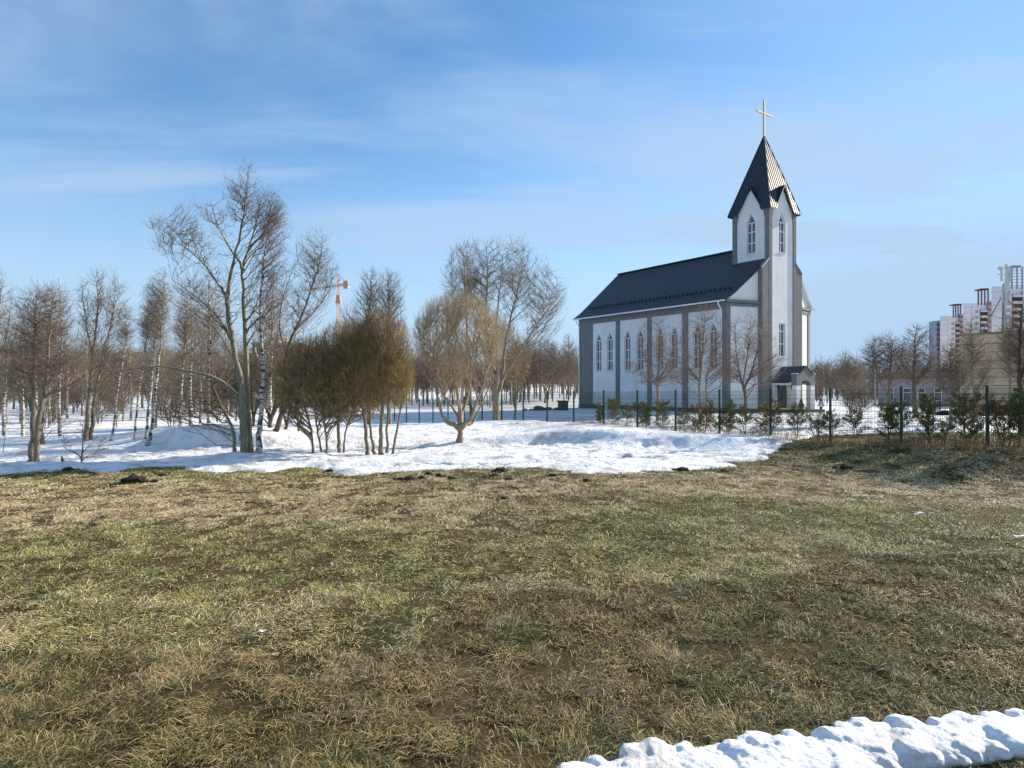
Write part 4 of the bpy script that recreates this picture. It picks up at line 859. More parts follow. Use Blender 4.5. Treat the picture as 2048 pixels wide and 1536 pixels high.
# tall stepped apartment building far behind
ap = empty('apartment_building', PW(1880, 768, 343)[:2] + (0,), 0, 'tall stepped white apartment tower with red and brown balconies at the right', 'building'); A0 = Vector(ap.location)
def blk(px0, px1, Y, ytop, dep=14, extra=0):
    x0 = (px0 - 1024) / F * Y - A0.x; x1 = (px1 - 1024) / F * Y - A0.x; return x0, x1, Y - A0.y, CAMZ + (768 - ytop) / F * Y
def pxx(px, Y): return (px - 1024) / F * Y - A0.x
secs = [(343, 1880, 1911, 632, 1911, 1918, 1917, 1926, 'red'), (304, 1926, 1960, 606, 1960, 1974, 1973, 1983, 'orange'), (259, 1983, 2024, 573, 2024, 2044, 2043, 2046, 'cream'), (225, 2046, 2110, 570, 2110, 2130, 2130, 2140, 'cream')]
for i, (Y, a, b, yt, c, d, e, f_, cm) in enumerate(secs):
    z1 = CAMZ + (768 - yt) / F * Y; y = Y - A0.y
    xa, xb = pxx(a, Y), pxx(f_, Y) + 1; ox = (a - 1024) / F; MB().prism([(xa, y, -8), (xb, y, -8), (xb + 22, y + 18, -8), (xa + 18 * (ox + .12), y + 18, -8)], (0, 0, z1 + 8)).build('wall', M['flat'], ap)
    nfl = int((z1 + 3) / 2.8)
    # panel seams
    mb = MB()
    for k in range(nfl): z = z1 - 2.2 - k * 2.8; mb.box(pxx(a, Y), pxx(b, Y), y - .03, y, z, z + .1)
    mb.box((pxx(a, Y) + pxx(b, Y)) / 2, (pxx(a, Y) + pxx(b, Y)) / 2 + .1, y - .035, y, -8, z1); mb.build('panel_seam', M['concrete'], ap)
    # balcony stack: dark recess and pale parapets
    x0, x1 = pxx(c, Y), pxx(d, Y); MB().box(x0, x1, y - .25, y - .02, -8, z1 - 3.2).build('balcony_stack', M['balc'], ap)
    mb = MB()
    for k in range(nfl): z = z1 - 3.9 - k * 2.8; mb.box(x0, x1, y - .9, y - .3, z - .55, z + .55)
    mb.build('balcony_parapet', M['cream'], ap)
    # glazed bay stack with coloured bands
    x0, x1 = pxx(e, Y), pxx(f_, Y); MB().box(x0, x1, y - 1.2, y - .0, -8, z1 - 1.6 + (2.5 if i < 2 else 0)).build('bay_stack', M['far_glass'], ap)
    mb = MB()
    for k in range(nfl): z = z1 - .6 - k * 2.8; mb.box(x0 - .1, x1 + .1, y - 1.3, y - 1.2, z - .65, z + .65)
    mb.build('bay_band', M[cm], ap)
    for k in range(min(nfl, 11)):
        z = z1 - 4.2 - k * 2.8; xw = pxx(a + (b - a) * .72, Y)
        MB().box(xw, xw + 1.5, y - .05, y, z - .7, z + .8).build('window', M['far_glass'], ap)
    # open roof pergola over the balcony stack
    if i < 3:
        mb = MB(); x0, x1 = pxx(c - (7 if i < 2 else 16), Y), pxx(d + 5, Y); zt_ = z1 + {0: 6.0, 1: 6.4, 2: 8.0}[i]
        for k in range(7): z = z1 + .4 + k * (zt_ - z1 - .6) / 6; mb.box(x0, x1, y - .5, y - .3, z - .10, z + .10); 
        for k in range(4): x = x0 + (x1 - x0) * (k + .5) / 4; mb.box(x - .18, x + .18, y - .3, y + .1, z1 - 1, zt_)
        mb.box((x0 + x1) / 2 - 1.2, (x0 + x1) / 2 + 2.2, y - 1, y + 4, zt_, zt_ + .6)
        mb.build('pergola', M['maroon'] if i < 2 else M['steel'], ap)
x0 = pxx(1873.5, 348.5); MB().box(x0, pxx(1880.6, 348.5), 5.5, 12, -8, CAMZ + (768 - 641) / F * 348).build('bay_stack', M['far_glass'], ap)
mb = MB()
for k in range(20): z = CAMZ + (768 - 649) / F * 348 - k * 2.8; mb.box(x0 - .05, pxx(1880.4, 348.5), 5.3, 5.5, z - .65, z + .65)
mb.build('bay_band', M['red'], ap)
# far blocks low on the horizon between the church and the pink building
def far_block(name, label, px0, px1, Y, ytop, m, rows, cols, ybase=806, roofbox=None):
    x0, x1 = (px0 - 1024) / F * Y, (px1 - 1024) / F * Y; zt_ = CAMZ + (768 - ytop) / F * Y; zb = CAMZ - (ybase - 768) / F * Y - 6
    t = empty(name, (x0, Y, 0), 0, label, 'building'); MB().box(0, x1 - x0, 0, 25, zb, zt_).build('wall', m, t)
    mb = MB(); h = (zt_ - zb - 7) / rows; w_ = (x1 - x0) / cols
    for r in range(rows):
        for c in range(cols): mb.box(w_ * (c + .25), w_ * (c + .75), -.3, 0, zt_ - h * (r + .8), zt_ - h * (r + .35))
    o = mb.build('window', M['far_glass'], t); o['kind'] = 'stuff'
    MB().box(-.5, x1 - x0 + .5, -.5, 25.5, zt_, zt_ + 1.2).build('roof', M['concrete'], t)
    if roofbox: a, b, y2 = roofbox; MB().box((a - px0) / F * Y, (b - px0) / F * Y, 4, 20, zt_, CAMZ + (768 - y2) / F * Y).build('roof_box', M['concrete'], t)
far_block('far_apartment_block', 'pale far apartment block with a grey roof box right beside the church', 1654, 1674, 620, 759, M['cream'], 9, 5, roofbox=(1652, 1664, 751))
far_block('far_apartment_block', 'long bluish far apartment block between the bare trees and the pink building', 1718, 1768, 480, 765, mat('bluish_panel', (.36, .42, .50), .8), 8, 12)
far_block('far_apartment_block', 'lower cream far block behind the first, partly hidden by trees', 1674, 1686, 560, 768, M['cream'], 8, 4)
# maroon building behind the left trees
far_block('maroon_building', 'maroon building with a roof box glimpsed through the bare trees at the left', 505, 606, 330, 690, M['maroon'], 5, 14, 760, (532, 552, 670))
# tower crane
cr = empty('tower_crane', PW(677, 768, 420)[:2] + (0,), 0, 'red and white tower crane far behind the trees', 'crane'); k4 = 420 / F
M['crane'] = mat('crane_orange', (.47, .32, .18), .6); M['crane_w'] = mat('crane_red_white', (.65, .42, .36), .6)
def lattice(mb, a, b, hw, n, r):
    a, b = Vector(a), Vector(b); d = (b - a).normalized(); u = d.orthogonal().normalized(); w_ = d.cross(u); cs = [(u + w_) * hw, (u - w_) * hw, (-u - w_) * hw, (-u + w_) * hw]
    for c in cs: mb.bar(a + c, b + c, r, 4)
    for i in range(n):
        p, q = a.lerp(b, i / n), a.lerp(b, (i + 1) / n)
        for j in range(4): mb.bar(p + cs[j], q + cs[(j + 1) % 4], r * .8, 4)
zs = CAMZ + (768 - 590) * k4
mb = MB(); lattice(mb, (0, 0, -4), (0, 0, zs - 3), .9, 26, .16); mb.build('mast', M['crane_w'], cr)
mb = MB(); mb.box(-1.8, 1.8, -1.5, 1.5, zs - 5.5, zs - 4); mb.box(-1.3, 1.3, -1.2, 1.2, zs - 4, zs); mb.build('cabin', M['crane'], cr)
zj = CAMZ + (768 - 571) * k4; mb = MB(); lattice(mb, (0, 0, zs - 2), (0, 0, CAMZ + (768 - 547) * k4), .6, 6, .14); mb.build('tower_top', M['crane_w'], cr)
mb = MB(); lattice(mb, (0, 0, zj), (-38, 26, zj - .3), .5, 18, .10); mb.build('jib', M['crane'], cr)
mb = MB(); lattice(mb, (0, 0, zj), (8.2, -5.6, zj + .2), .6, 4, .15); mb.box(4.6, 7.6, -5.2, -3.2, zj - 2.8, zj + 2.4); mb.build('counter_jib', M['crane'], cr)
mb = MB(); mb.bar((0, 0, CAMZ + (768 - 548) * k4), (-24, 16.5, zj + .5), .1, 4); mb.bar((0, 0, CAMZ + (768 - 548) * k4), (7, -4.8, zj + .8), .1, 4); mb.build('stay_cable', M['crane'], cr)

# concrete pole, lamp post, utility box, rocks
x, y, _ = PW(1937, 768, 46); g = gz(x, y); MB().bar((0, 0, -.4), (0, 0, CAMZ + 84 * 46 / F - g), .17, 10, .12)
o = MB().bar((0, 0, -.4), (0, 0, CAMZ + 84 * 46 / F - g), .17, 10, .12).build('concrete_pole', M['concrete'], None, True); o.location = (x, y, g); tag(o, 'plain grey concrete pole standing before the tan wall', 'pole')
x, y, _ = PW(1750, 768, 95); g = gz(x, y); o = MB().bar((0, 0, -.4), (0, 0, CAMZ + 20 * 95 / F - g), .11, 8, .07).build('lamp_pole', M['concrete'], None, True); o.location = (x, y, g); tag(o, 'thin grey pole beside the left end of the pink building', 'pole')
x, y, _ = PW(1902, 768, 33); g = gz(x, y); t = empty('utility_box', (x, y, g), .3, 'small light grey utility box behind the fence by the slim tree', 'utility box')
MB().box(-.20, .20, -.15, .15, -.2, .62).build('cabinet', M['antenna'], t, bevel=.01); MB().box(-.23, .23, -.18, .18, .62, .67).build('lid', M['antenna'], t, bevel=.01); MB().box(-.15, .15, -.157, -.15, .05, .55).build('door', M['antenna'], t)
def lumps(name, label, cat, x, y, rs, m, seed, group=None, flat=.6, kind=None, sub=2, amp=.35):
    rng = np.random.RandomState(seed); bm = bmesh.new()
    for dx, dy, r in rs:
        st = len(bm.verts); bmesh.ops.create_icosphere(bm, subdivisions=sub, radius=1); bm.verts.ensure_lookup_table()
        for v in bm.verts[st:]:
            k = 1 + (fbm(v.co.x * 2 + dx * 9, v.co.y * 2 + v.co.z * 1.7 + seed, .7, 3)) * amp * 2
            v.co = Vector((dx + v.co.x * r * k, dy + v.co.y * r * k, v.co.z * r * k * flat + r * flat * .35))
    me = bpy.data.meshes.new(name); bm.to_mesh(me); bm.free(); o = link(name, me, m); o.location = (x, y, gz(x, y) + float(lawn_relief(np.array([x]), np.array([y]))[0]))
    return tag(o, label, cat, group, kind)
for px, Y, rs, lab in [(1078, 80, [(0, 0, .8), (1.2, .3, .6), (2.2, .1, .5)], 'dark boulders in a low heap beyond the yard left of the church'), (1050, 82, [(0, 0, .4), (.8, .2, .35), (1.5, 0, .3)], 'low strip of dark stones left of the boulder heap')]:
    lumps('rock_pile', lab, 'rocks', (px - 1024) / F * Y, Y, rs, M['rock'], 4, flat=.7)
x, y, _ = PW(1126, 768, 78); t = empty('stone_pillar', (x, y, gz(x, y)), .4, 'short dark stone pillar in the snow left of the church corner', 'pillar'); MB().box(-.5, .5, -.5, .5, -.3, 1.2).build('shaft', M['rock'], t, bevel=.06); MB().box(-.6, .6, -.6, .6, 1.2, 1.35).build('cap', M['rock'], t, bevel=.04)
# parked dark car shape is really a snow covered bank with dark stones in front of the tan hall
lumps('soil_bank', 'dark earth bank edged with snow beyond the utility box', 'soil', (1925 - 1024) / F * 58, 58, [(0, 0, 1.1), (1.6, .2, .9), (-1.4, .3, .8)], M['soil'], 8, flat=.55)

# molehills and clods on the lawn
hills = [(267, 965, .30, 'largest dark molehill at the left of the lawn, torn and shaggy'), (325, 951, .12, 'small clod right of the largest molehill'), (1000, 942, .19, 'tall dark molehill at the snow edge in the middle'), (820, 958, .16, 'molehill left of the middle group'), (845, 957, .13, 'molehill touching the one left of the middle group'), (858, 947, .12, 'dark molehill close to the snow edge, left part of the group'),
 (880, 952, .14, 'flat molehill in the middle group'), (905, 957, .12, 'small round molehill in the middle group'), (990, 951, .13, 'low molehill below the tall one'), (1018, 958, .11, 'small molehill right below the tall one'), (1105, 950, .10, 'small molehill right of the group'), (1122, 949, .08, 'tiny molehill next to the small one right of the group'), (1365, 938, .16, 'dark clod at the right part of the snow edge'), (1448, 939, .10, 'small clod where the snow ends'), (1172, 960, .10, 'lone molehill below the snow, right of the middle'),
 (1695, 937, .20, 'dark clod at the foot of the grassy bank'), (740, 1070, .0, ''), (388, 1134, .055, 'dark clod with rusty tinge in the green grass'), (325, 1148, .045, 'small dark clod left of the rusty one'), (1009, 998, .09, 'small molehill alone below the middle group'), (770, 945, .10, 'clod at the left end of the middle group'), (660, 938, .12, 'earth clod on the patchy snow edge'), (135, 942, .14, 'earth clod below the snow edge at the far left')]
rngh = np.random.RandomState(9)
for i, (px, py, r, lab) in enumerate(hills):
    if r <= 0: continue
    Y = 2.58 * F / (py - 768); rs = [(0, 0, r)] + [(rngh.normal(0, r * .9), rngh.normal(0, r * .6), r * rngh.uniform(.3, .6)) for _ in range(6 if r > .1 else 3)]
    lumps('molehill', lab, 'molehill', (px - 1024) / F * Y, Y, rs, M['soil'], 20 + i, 'molehills on the lawn', .55, amp=.5)
M['litter'] = mat('white_litter', (.75, .77, .78), .6, noise=.1)
for px, py, s, lab in [(1838, 1026, .13, 'white scrap of litter on the lawn at the right'), (2040, 1076, .11, 'white scrap of litter at the right edge of the lawn'), (525, 1270, .05, 'torn white scrap in the grass, lower left of the middle'), (738, 1024, .05, 'tiny white scrap on the green patch of the lawn'), (1995, 928, .09, 'white scrap on the dark grassy bank at the right')]:
    Y = 2.58 * F / (py - 768) if py > 940 else 18.9; x = (px - 1024) / F * Y; rg = np.random.RandomState(px); mb = MB(); V = [(math.cos(a) * s * rg.uniform(.5, 1.1), math.sin(a) * s * .6 * rg.uniform(.5, 1.1), rg.uniform(.02, .06)) for a in np.linspace(0, 6.28, 9)[:-1]]
    mb.add(V + [(0, 0, .05)], [(i, (i + 1) % 8, 8) for i in range(8)]); o = mb.build('litter', M['litter']); o.location = (x, Y, gz(x, Y) + .02); tag(o, lab, 'litter')
# stakes by the left sapling
for px, h, lab in [(123, .17, 'short dark stake leaning right beside the sapling'), (129, .12, 'leaning dark stub right of the upright stake'), (110, .05, 'lowest stub left of the two stakes')]:
    x = (px - 1024) / F * 21.6; o = MB().bar((0, 0, -.1), (.02 if px == 123 else -.05, 0, h * 1.6), .03, 6, .025).build('stake', M['bark_dark']); o.location = (x, 21.6, gz(x, 21.6) + .1); tag(o, lab, 'stake')

# ------------------------------------------------------------------ ploughed snow heap in the foreground
def heap():
    rng = np.random.RandomState(14); bm = bmesh.new(); me = bpy.data.meshes.new('snow_heap')
    path = [(.24, 3.98), (.75, 4.08), (1.3, 4.18), (1.9, 4.27), (2.5, 4.38), (3.1, 4.48), (3.8, 4.60), (4.6, 4.75)]
    def at(t): i = min(int(t), len(path) - 2); f = t - i; return path[i][0] + (path[i + 1][0] - path[i][0]) * f, path[i][1] + (path[i + 1][1] - path[i][1]) * f
    for k in range(60):
        t = k / 59 * (len(path) - 1); x, y = at(t); st = len(bm.verts); bmesh.ops.create_icosphere(bm, subdivisions=3, radius=1); bm.verts.ensure_lookup_table(); r = .16 + .12 * min(1, t / 2) + .03 * math.sin(k * 2.3)
        for v in bm.verts[st:]: v.co = Vector((x + v.co.x * r, y - .05 + .06 * min(1, max(0, t - 3.2)) + v.co.y * r * (1.1 - .35 * min(1, max(0, t - 3.2))), .0 + v.co.z * (.075 + .03 * math.sin(k * 1.7))))
    for k in range(150):
        t = rng.uniform(0, len(path) - 1); x, y = at(t); wdt = .09 + .15 * min(1, t / 2); dy = rng.normal(0, 1) * wdt * .8; dy = max(-.36 + .22 * min(1, max(0, t - 3.2)), min(.20, dy)); hh = (.008 + .045 * min(1, t / 2.5)) * (1 - (dy / .5) ** 2)
        r = rng.uniform(.07, .145) * (1 - .3 * rng.rand()); st = len(bm.verts); bmesh.ops.create_icosphere(bm, subdivisions=3, radius=1); bm.verts.ensure_lookup_table(); sx, sy, sz = rng.uniform(.9, 1.5), rng.uniform(.8, 1.2), rng.uniform(.6, .9); a = rng.uniform(0, 3.1); ca, sa = math.cos(a), math.sin(a)
        for v in bm.verts[st:]:
            c = v.co.copy(); n = 1 + .22 * math.sin(c.x * 3 + k) * math.cos(c.y * 2.6 + k * 2) + .10 * math.sin(c.z * 6 + k); X = c.x * r * sx * n; Y_ = c.y * r * sy * n
            v.co = Vector((x + X * ca - Y_ * sa, y + dy + X * sa + Y_ * ca, hh * rng.uniform(.97, 1.03) * .9 + c.z * r * sz * n * .8))
    bm.to_mesh(me); bm.free(); o = link('snow_heap', me, snow_mat('heap_snow', .24, 5))
    m = o.modifiers.new('remesh', 'REMESH'); m.mode = 'VOXEL'; m.voxel_size = .013; m.use_smooth_shade = True
    s = o.modifiers.new('smooth', 'SMOOTH'); s.iterations = 9; s.factor = .5
    tx = bpy.data.textures.new('snow_grain', 'CLOUDS'); tx.noise_scale = .05; tx.noise_depth = 5; d = o.modifiers.new('disp', 'DISPLACE'); d.texture = tx; d.strength = .024; d.mid_level = .5; d.texture_coords = 'GLOBAL'
    tag(o, 'ridge of lumpy ploughed snow lying on the grass in the bottom right corner', 'snow heap', kind='stuff')
heap()

# ------------------------------------------------------------------ dry weeds at the foot of the fence, dead leaves on the lawn
def weeds():
    rng = np.random.RandomState(19); ls = []
    for i in range(5200):
        k = rng.uniform(-2.2, 8.6); p, px, Y = fpost(k)
        if fbm(k * 2.2, 0, .8, 3, 90) < -.16 and k > 1: continue
        off = rng.normal(-.15, .45); x, y = p.x + nf.x * off, p.y + nf.y * off; h = rng.uniform(.12, .5) * (1 if k < 5 else .7); a = rng.uniform(0, 6.28); b = rng.uniform(.05, .5) * h
        z = gz(x, y) if i % 4 == 0 or not ls else zl
        zl = gz(x, y); ls.append((np.array([(x, y, zl - .03), (x + b * .4 * math.cos(a), y + b * .4 * math.sin(a), zl + h * .6), (x + b * math.cos(a), y + b * math.sin(a), zl + h)]), np.array([.0045, .0035, .002])))
    V, Q = tubes(ls, 3); tag(link('dry_weeds', new_mesh('dry_weeds', V, [Q]), mat('dry_weed_stalks', (.36, .25, .14), .9, col2=(.14, .09, .055), nscale=2.5)), 'brown dry weeds matted along the foot of the mesh fence', 'weeds', kind='stuff')
weeds()
def leaves():
    rng = np.random.RandomState(29); n = 1500; Y = 3.6 + 15 * rng.rand(n) ** .8; X = rng.uniform(-.95, .95, n) * Y; k = fbm(X, Y, 1.5, 3, 95) > -.05; X, Y = X[k], Y[k]; n = len(X); Z = gh(X, Y) + rng.uniform(.015, .05, n)
    a = rng.uniform(0, 6.28, n); s = rng.uniform(.012, .030, n); ux, uy = np.cos(a) * s, np.sin(a) * s; t = rng.uniform(-.6, .6, n) * s
    V = np.stack([np.stack([X - ux, Y - uy, Z - t], -1), np.stack([X + uy * .5, Y - ux * .5, Z + s * .3], -1), np.stack([X + ux, Y + uy, Z + t], -1), np.stack([X - uy * .5, Y + ux * .5, Z + s * .2], -1)], 1).reshape(-1, 3)
    i = np.arange(n)[:, None] * 4
    tag(link('dead_leaves', new_mesh('dead_leaves', V, [i + np.arange(4)]), mat('dead_leaf', (.20, .11, .05), .8, col2=(.09, .055, .03), nscale=6)), 'small brown dead leaves strewn over the lawn', 'leaves', kind='stuff')
leaves()

# ------------------------------------------------------------------ the trees one can tell apart
# tall aspens and a birch in the clump left of the middle
tree('aspen_tree', 'tallest bare tree, pale double trunk in the clump left of the round willows', 'tree', 23.2, 492,
     [[(488, None, .17), (487, 800, .145), (472, 720, .13), (458, 640, .12), (455, 590, .11), (468, 520, .085), (484, 450, .06), (492, 390, .035), (499, 325, .01)],
      [(502, None, .15, .25), (497, 820, .13, .3), (492, 700, .12, .4), (487, 600, .105, .4), (486, 535, .09, .4), (503, 480, .06, .5), (520, 420, .03, .5)],
      [(455, 598, .07), (430, 560, .05, -.3), (400, 520, .04, -.5), (350, 480, .025, -.7), (300, 442, .01, -.9)],
      [(468, 700, .06), (440, 640, .045, .2), (400, 600, .035, .3), (345, 560, .02, .4)],
      [(486, 540, .06), (462, 500, .05, .2), (435, 450, .035, .3), (420, 400, .015, .4)]],
     [(485, 400, 48, 75, 165, .6), (395, 470, 75, 75, 150, .5), (345, 470, 50, 45, 60, .5), (540, 460, 40, 80, 130, .5), (420, 590, 95, 70, 165, .55), (545, 600, 60, 70, 100, .5), (310, 450, 16, 18, 12)],
     'bark_aspen', 'twig_grey', 21, tip=.0055, twigs=3, twl=.40, rise=.8, up=.7, lo=.3, expo=.5, wob=.11)
tree('aspen_limb_tree', 'leaning bare tree with a long pale limb reaching level to the left', 'tree', 24.4, 470,
     [[(470, None, .10), (466, 860, .09), (452, 830, .075), (438, 800, .06), (425, 770, .05)],
      [(484, 880, .10, -.4), (478, 800, .095, -.6), (455, 772, .09, -.8), (420, 752, .08, -1.0), (372, 742, .068, -1.1), (330, 733, .055, -1.2), (285, 736, .045, -1.3), (245, 741, .036, -1.4), (220, 738, .026, -1.4), (203, 712, .012, -1.5)]],
     [(400, 800, 70, 42, 156, .45), (430, 740, 55, 50, 120, .5), (250, 720, 70, 26, 30, .5), (180, 745, 40, 22, 14, .5), (350, 820, 45, 30, 48, .5)],
     'bark_aspen', 'twig_dark', 22, tip=.0055, twigs=3, twl=.35, rise=.35, lo=.2, wob=.25)
tree('birch_tree', 'white birch trunk touching the tall aspen in the clump', 'tree', 22.9, 517,
     [[(517, None, .15), (519, 860, .12), (523, 800, .10), (527, 740, .09), (524, 690, .08), (520, 620, .065), (524, 560, .055), (530, 500, .04), (540, 440, .02), (543, 395, .008)],
      [(526, 740, .05), (512, 705, .04, .2), (504, 660, .03, .3), (500, 610, .015, .4)],
      [(526, 730, .045), (540, 690, .035, -.2), (556, 650, .02, -.3), (566, 600, .008, -.4)]],
     [(545, 430, 34, 60, 184, .6), (545, 540, 46, 80, 184, .6), (525, 640, 40, 60, 88, .6)],
     'birch', 'twig_dark', 23, tip=.004, twigs=3, twl=.42, droop=.75, rise=.9, lo=.3)
tree('alder_tree', 'dark leaning trunk on the mound right behind the white birch', 'tree', 27.5, 552,
     [[(548, None, .17), (556, 850, .15), (568, 800, .12), (572, 740, .11), (578, 690, .10), (600, 640, .08), (622, 580, .055), (640, 520, .035), (645, 470, .012)],
      [(562, 830, .10), (590, 800, .08), (625, 775, .05), (650, 760, .03)],
      [(590, 660, .06), (612, 640, .05, .3), (640, 610, .035, .5), (665, 570, .02, .6)],
      [(575, 720, .06), (560, 660, .05, .3), (565, 600, .035, .4), (585, 540, .02, .5)]],
     [(628, 530, 46, 78, 231, .6), (600, 620, 70, 60, 181, .5), (655, 560, 30, 60, 60, .5), (570, 720, 60, 60, 143, .5)],
     'bark_dark', 'twig_grey', 24, tip=.0055, twigs=3, twl=.42, rise=.9, up=.6, lo=.25)
tree('maple_tree', 'dark forked tree on the mound between the birch and the round willows', 'tree', 30, 537,
     [[(540, None, .16), (541, 850, .14), (552, 800, .11), (556, 740, .09), (552, 690, .06), (560, 640, .03)],
      [(545, 830, .09), (575, 790, .07), (595, 750, .05), (600, 700, .03)], [(541, 840, .09), (520, 790, .07), (510, 740, .04)]],
     [(540, 730, 60, 75, 228, .5), (600, 740, 45, 50, 108, .5), (480, 780, 60, 50, 156, .5)],
     'bark_dark', 'twig_dark', 25, tip=.005, twigs=3, twl=.35, rise=.6, lo=.3)

tree('maple_tree', 'slim dark tree close behind the tall aspen on the snowy mound', 'tree', 28.6, 505,
     [[(506, None, .10), (507, 850, .09), (503, 800, .07), (498, 740, .05), (494, 680, .03)], [(507, 840, .06), (520, 800, .05), (528, 750, .03)]],
     [(502, 740, 55, 70, 330, .5), (450, 770, 45, 45, 160, .5)], 'bark_dark', 'twig_dark', 26, tip=.0055, twigs=3, twl=.4, rise=.6, lo=.3)
tree('maple_tree', 'crooked dark tree on the mound nearest to the left brown willow', 'tree', 29.4, 572,
     [[(568, None, .12), (574, 850, .10), (582, 810, .08), (590, 770, .06), (592, 720, .03)], [(572, 850, .07), (562, 800, .05), (560, 750, .03)]],
     [(585, 730, 50, 66, 330, .5)], 'bark_dark', 'twig_dark', 27, tip=.0055, twigs=3, twl=.4, rise=.6, lo=.3)

# round brown willows
tree('globe_willow', 'round brown willow on three crooked trunks, leftmost of the brown domes', 'tree', 23.3, 640,
     [[(628, None, .075), (622, 860, .07), (612, 820, .06), (600, 780, .05)], [(645, None, .06, .3), (636, 870, .055, .3), (630, 820, .05, .3), (622, 780, .04, .3)], [(656, None, .07, -.2), (652, 870, .065, -.2), (647, 820, .06, -.2), (650, 775, .05, -.2)]],
     [(632, 770, 86, 104, 1750, .2, 0, -.8), (634, 780, 70, 80, 360, .5, 0, -.7)], 'bark_grey', 'twig_brown', 31, tip=.0058, twigs=3, twl=.22, rise=.75, up=.3, lo=.35, wob=.12, tk=.013, expo=.5)
tree('globe_willow', 'brown willow with two close dark stems in the middle of the domes', 'tree', 23.5, 680,
     [[(678, None, .10), (677, 860, .09), (676, 830, .08), (668, 790, .06), (664, 750, .04)], [(678, 840, .06), (688, 800, .05), (692, 760, .04)], [(686, None, .06, .2), (692, 860, .055, .2), (706, 820, .045, .2), (712, 780, .03, .2)]],
     [(690, 752, 86, 116, 1850, .2, .3, -.8), (692, 770, 70, 80, 360, .5, .3, -.7)], 'bark_grey', 'twig_brown', 32, tip=.0045, twigs=4, twl=.28, rise=.9, up=.4, lo=.55, wob=.06)
tree('globe_willow', 'tallest brown dome willow spreading from a bundle of thick trunks', 'tree', 23, 758,
     [[(736, None, .10), (732, 860, .095), (727, 820, .085), (712, 775, .06), (700, 730, .04)], [(750, None, .085, .4), (742, 865, .08, .4), (737, 800, .07, .4), (733, 740, .05, .4)],
      [(762, None, .13, -.1), (762, 860, .12, -.1), (766, 800, .10, -.1), (768, 750, .07, -.1)], [(776, None, .08, .2), (774, 860, .07, .2), (778, 800, .06, .2), (782, 750, .05, .2)],
      [(784, None, .07, -.2), (794, 860, .065, -.2), (801, 820, .055, -.2), (812, 780, .04, -.2)]],
     [(764, 726, 68, 112, 2000, .2, 0, -.85), (766, 750, 60, 85, 450, .5, 0, -.8), (720, 736, 70, 106, 1000, .2, 0, -.7), (802, 775, 26, 50, 160, .5, 0, -.85)], 'bark_grey', 'twig_brown', 33, tip=.0045, twigs=4, twl=.28, rise=.9, up=.4, lo=.55, wob=.06)
tree('globe_willow', 'small rounded brown willow behind, at the left foot of the domes', 'tree', 29, 600,
     [[(600, None, .12), (598, 860, .10), (596, 820, .08), (594, 780, .05)], [(600, 850, .07), (612, 810, .05), (622, 780, .03)]],
     [(598, 768, 52, 60, 800, .25, 0, -.7)], 'bark_grey', 'twig_brown', 34, tip=.005, twigs=3, twl=.3, rise=.9, lo=.5, wob=.06)
# the pale cup shaped willow standing alone
tree('pale_willow', 'pale round willow with a short stout trunk alone on the snow slope', 'tree', 27.5, 918,
     [[(920, None, .30), (921, 870, .26), (920, 853, .27)], [(920, 856, .15), (895, 845, .12, -.2), (882, 825, .10, -.3), (872, 780, .08, -.4), (855, 730, .05, -.5), (840, 680, .03, -.6)],
      [(920, 856, .17), (921, 830, .15), (915, 790, .11), (905, 740, .08), (895, 690, .05)], [(921, 856, .13), (926, 820, .12, .3), (938, 780, .10, .4), (942, 720, .07, .5)],
      [(923, 856, .14), (942, 835, .12, -.2), (955, 800, .10, -.3), (972, 750, .07, -.4), (985, 700, .04, -.4)], [(919, 840, .09), (905, 815, .08, .5), (885, 780, .06, .7), (868, 720, .04, .9)], [(921, 850, .11), (945, 845, .09, .6), (962, 810, .07, .9), (985, 760, .05, 1.1)]],
     [(917, 674, 96, 92, 1900, .2, 0, -.5), (915, 730, 78, 74, 500, .5)], 'bark_pale', 'twig_hazed', 41, tip=.0048, twigs=3, twl=.34, rise=1.1, up=.5, lo=.35, wob=.12, tk=.016, expo=.48)
tree('elm_tree', 'tall spreading bare tree between the pale willow and the church', 'tree', 41, 992,
     [[(991, None, .33), (993, 800, .30), (990, 775, .27), (983, 740, .2), (975, 690, .16), (972, 620, .12), (975, 550, .07), (972, 490, .02)],
      [(993, 800, .2), (1004, 760, .18), (1010, 700, .15, .4), (1022, 630, .11, .6), (1040, 560, .06, .8), (1045, 510, .02, .9)],
      [(992, 790, .17), (996, 740, .14, -.8), (992, 660, .11, -1.2), (1000, 580, .08, -1.5), (1005, 520, .04, -1.6)],
      [(1004, 760, .12), (1030, 720, .1, -.5), (1060, 670, .08, -.8), (1095, 620, .05, -1), (1125, 580, .02, -1)],
      [(990, 745, .12), (968, 700, .1, .8), (950, 640, .08, 1.2), (940, 570, .05, 1.5), (930, 510, .02, 1.6)]],
     [(1020, 560, 88, 92, 495, .6), (1085, 610, 55, 80, 231, .5), (950, 560, 60, 85, 286, .6), (1000, 690, 45, 60, 143, .5), (1120, 600, 20, 30, 22)],
     'bark_pale', 'twig_grey', 42, tip=.008, twigs=3, twl=.7, rise=.9, up=.5, lo=.3)
tree('elm_tree', 'darker tall tree crown rising behind the pale willow', 'tree', 47, 945,
     [[(945, None, .2), (940, 780, .17), (935, 700, .14), (932, 620, .10), (928, 540, .05), (925, 490, .015)], [(938, 740, .1), (915, 680, .08), (905, 610, .05), (902, 540, .02)]],
     [(925, 555, 45, 80, 288, .6), (905, 600, 30, 60, 96, .5)], 'bark_dark', 'twig_red', 43, tip=.009, twigs=3, twl=.55, rise=1.2, up=.7, lo=.3)
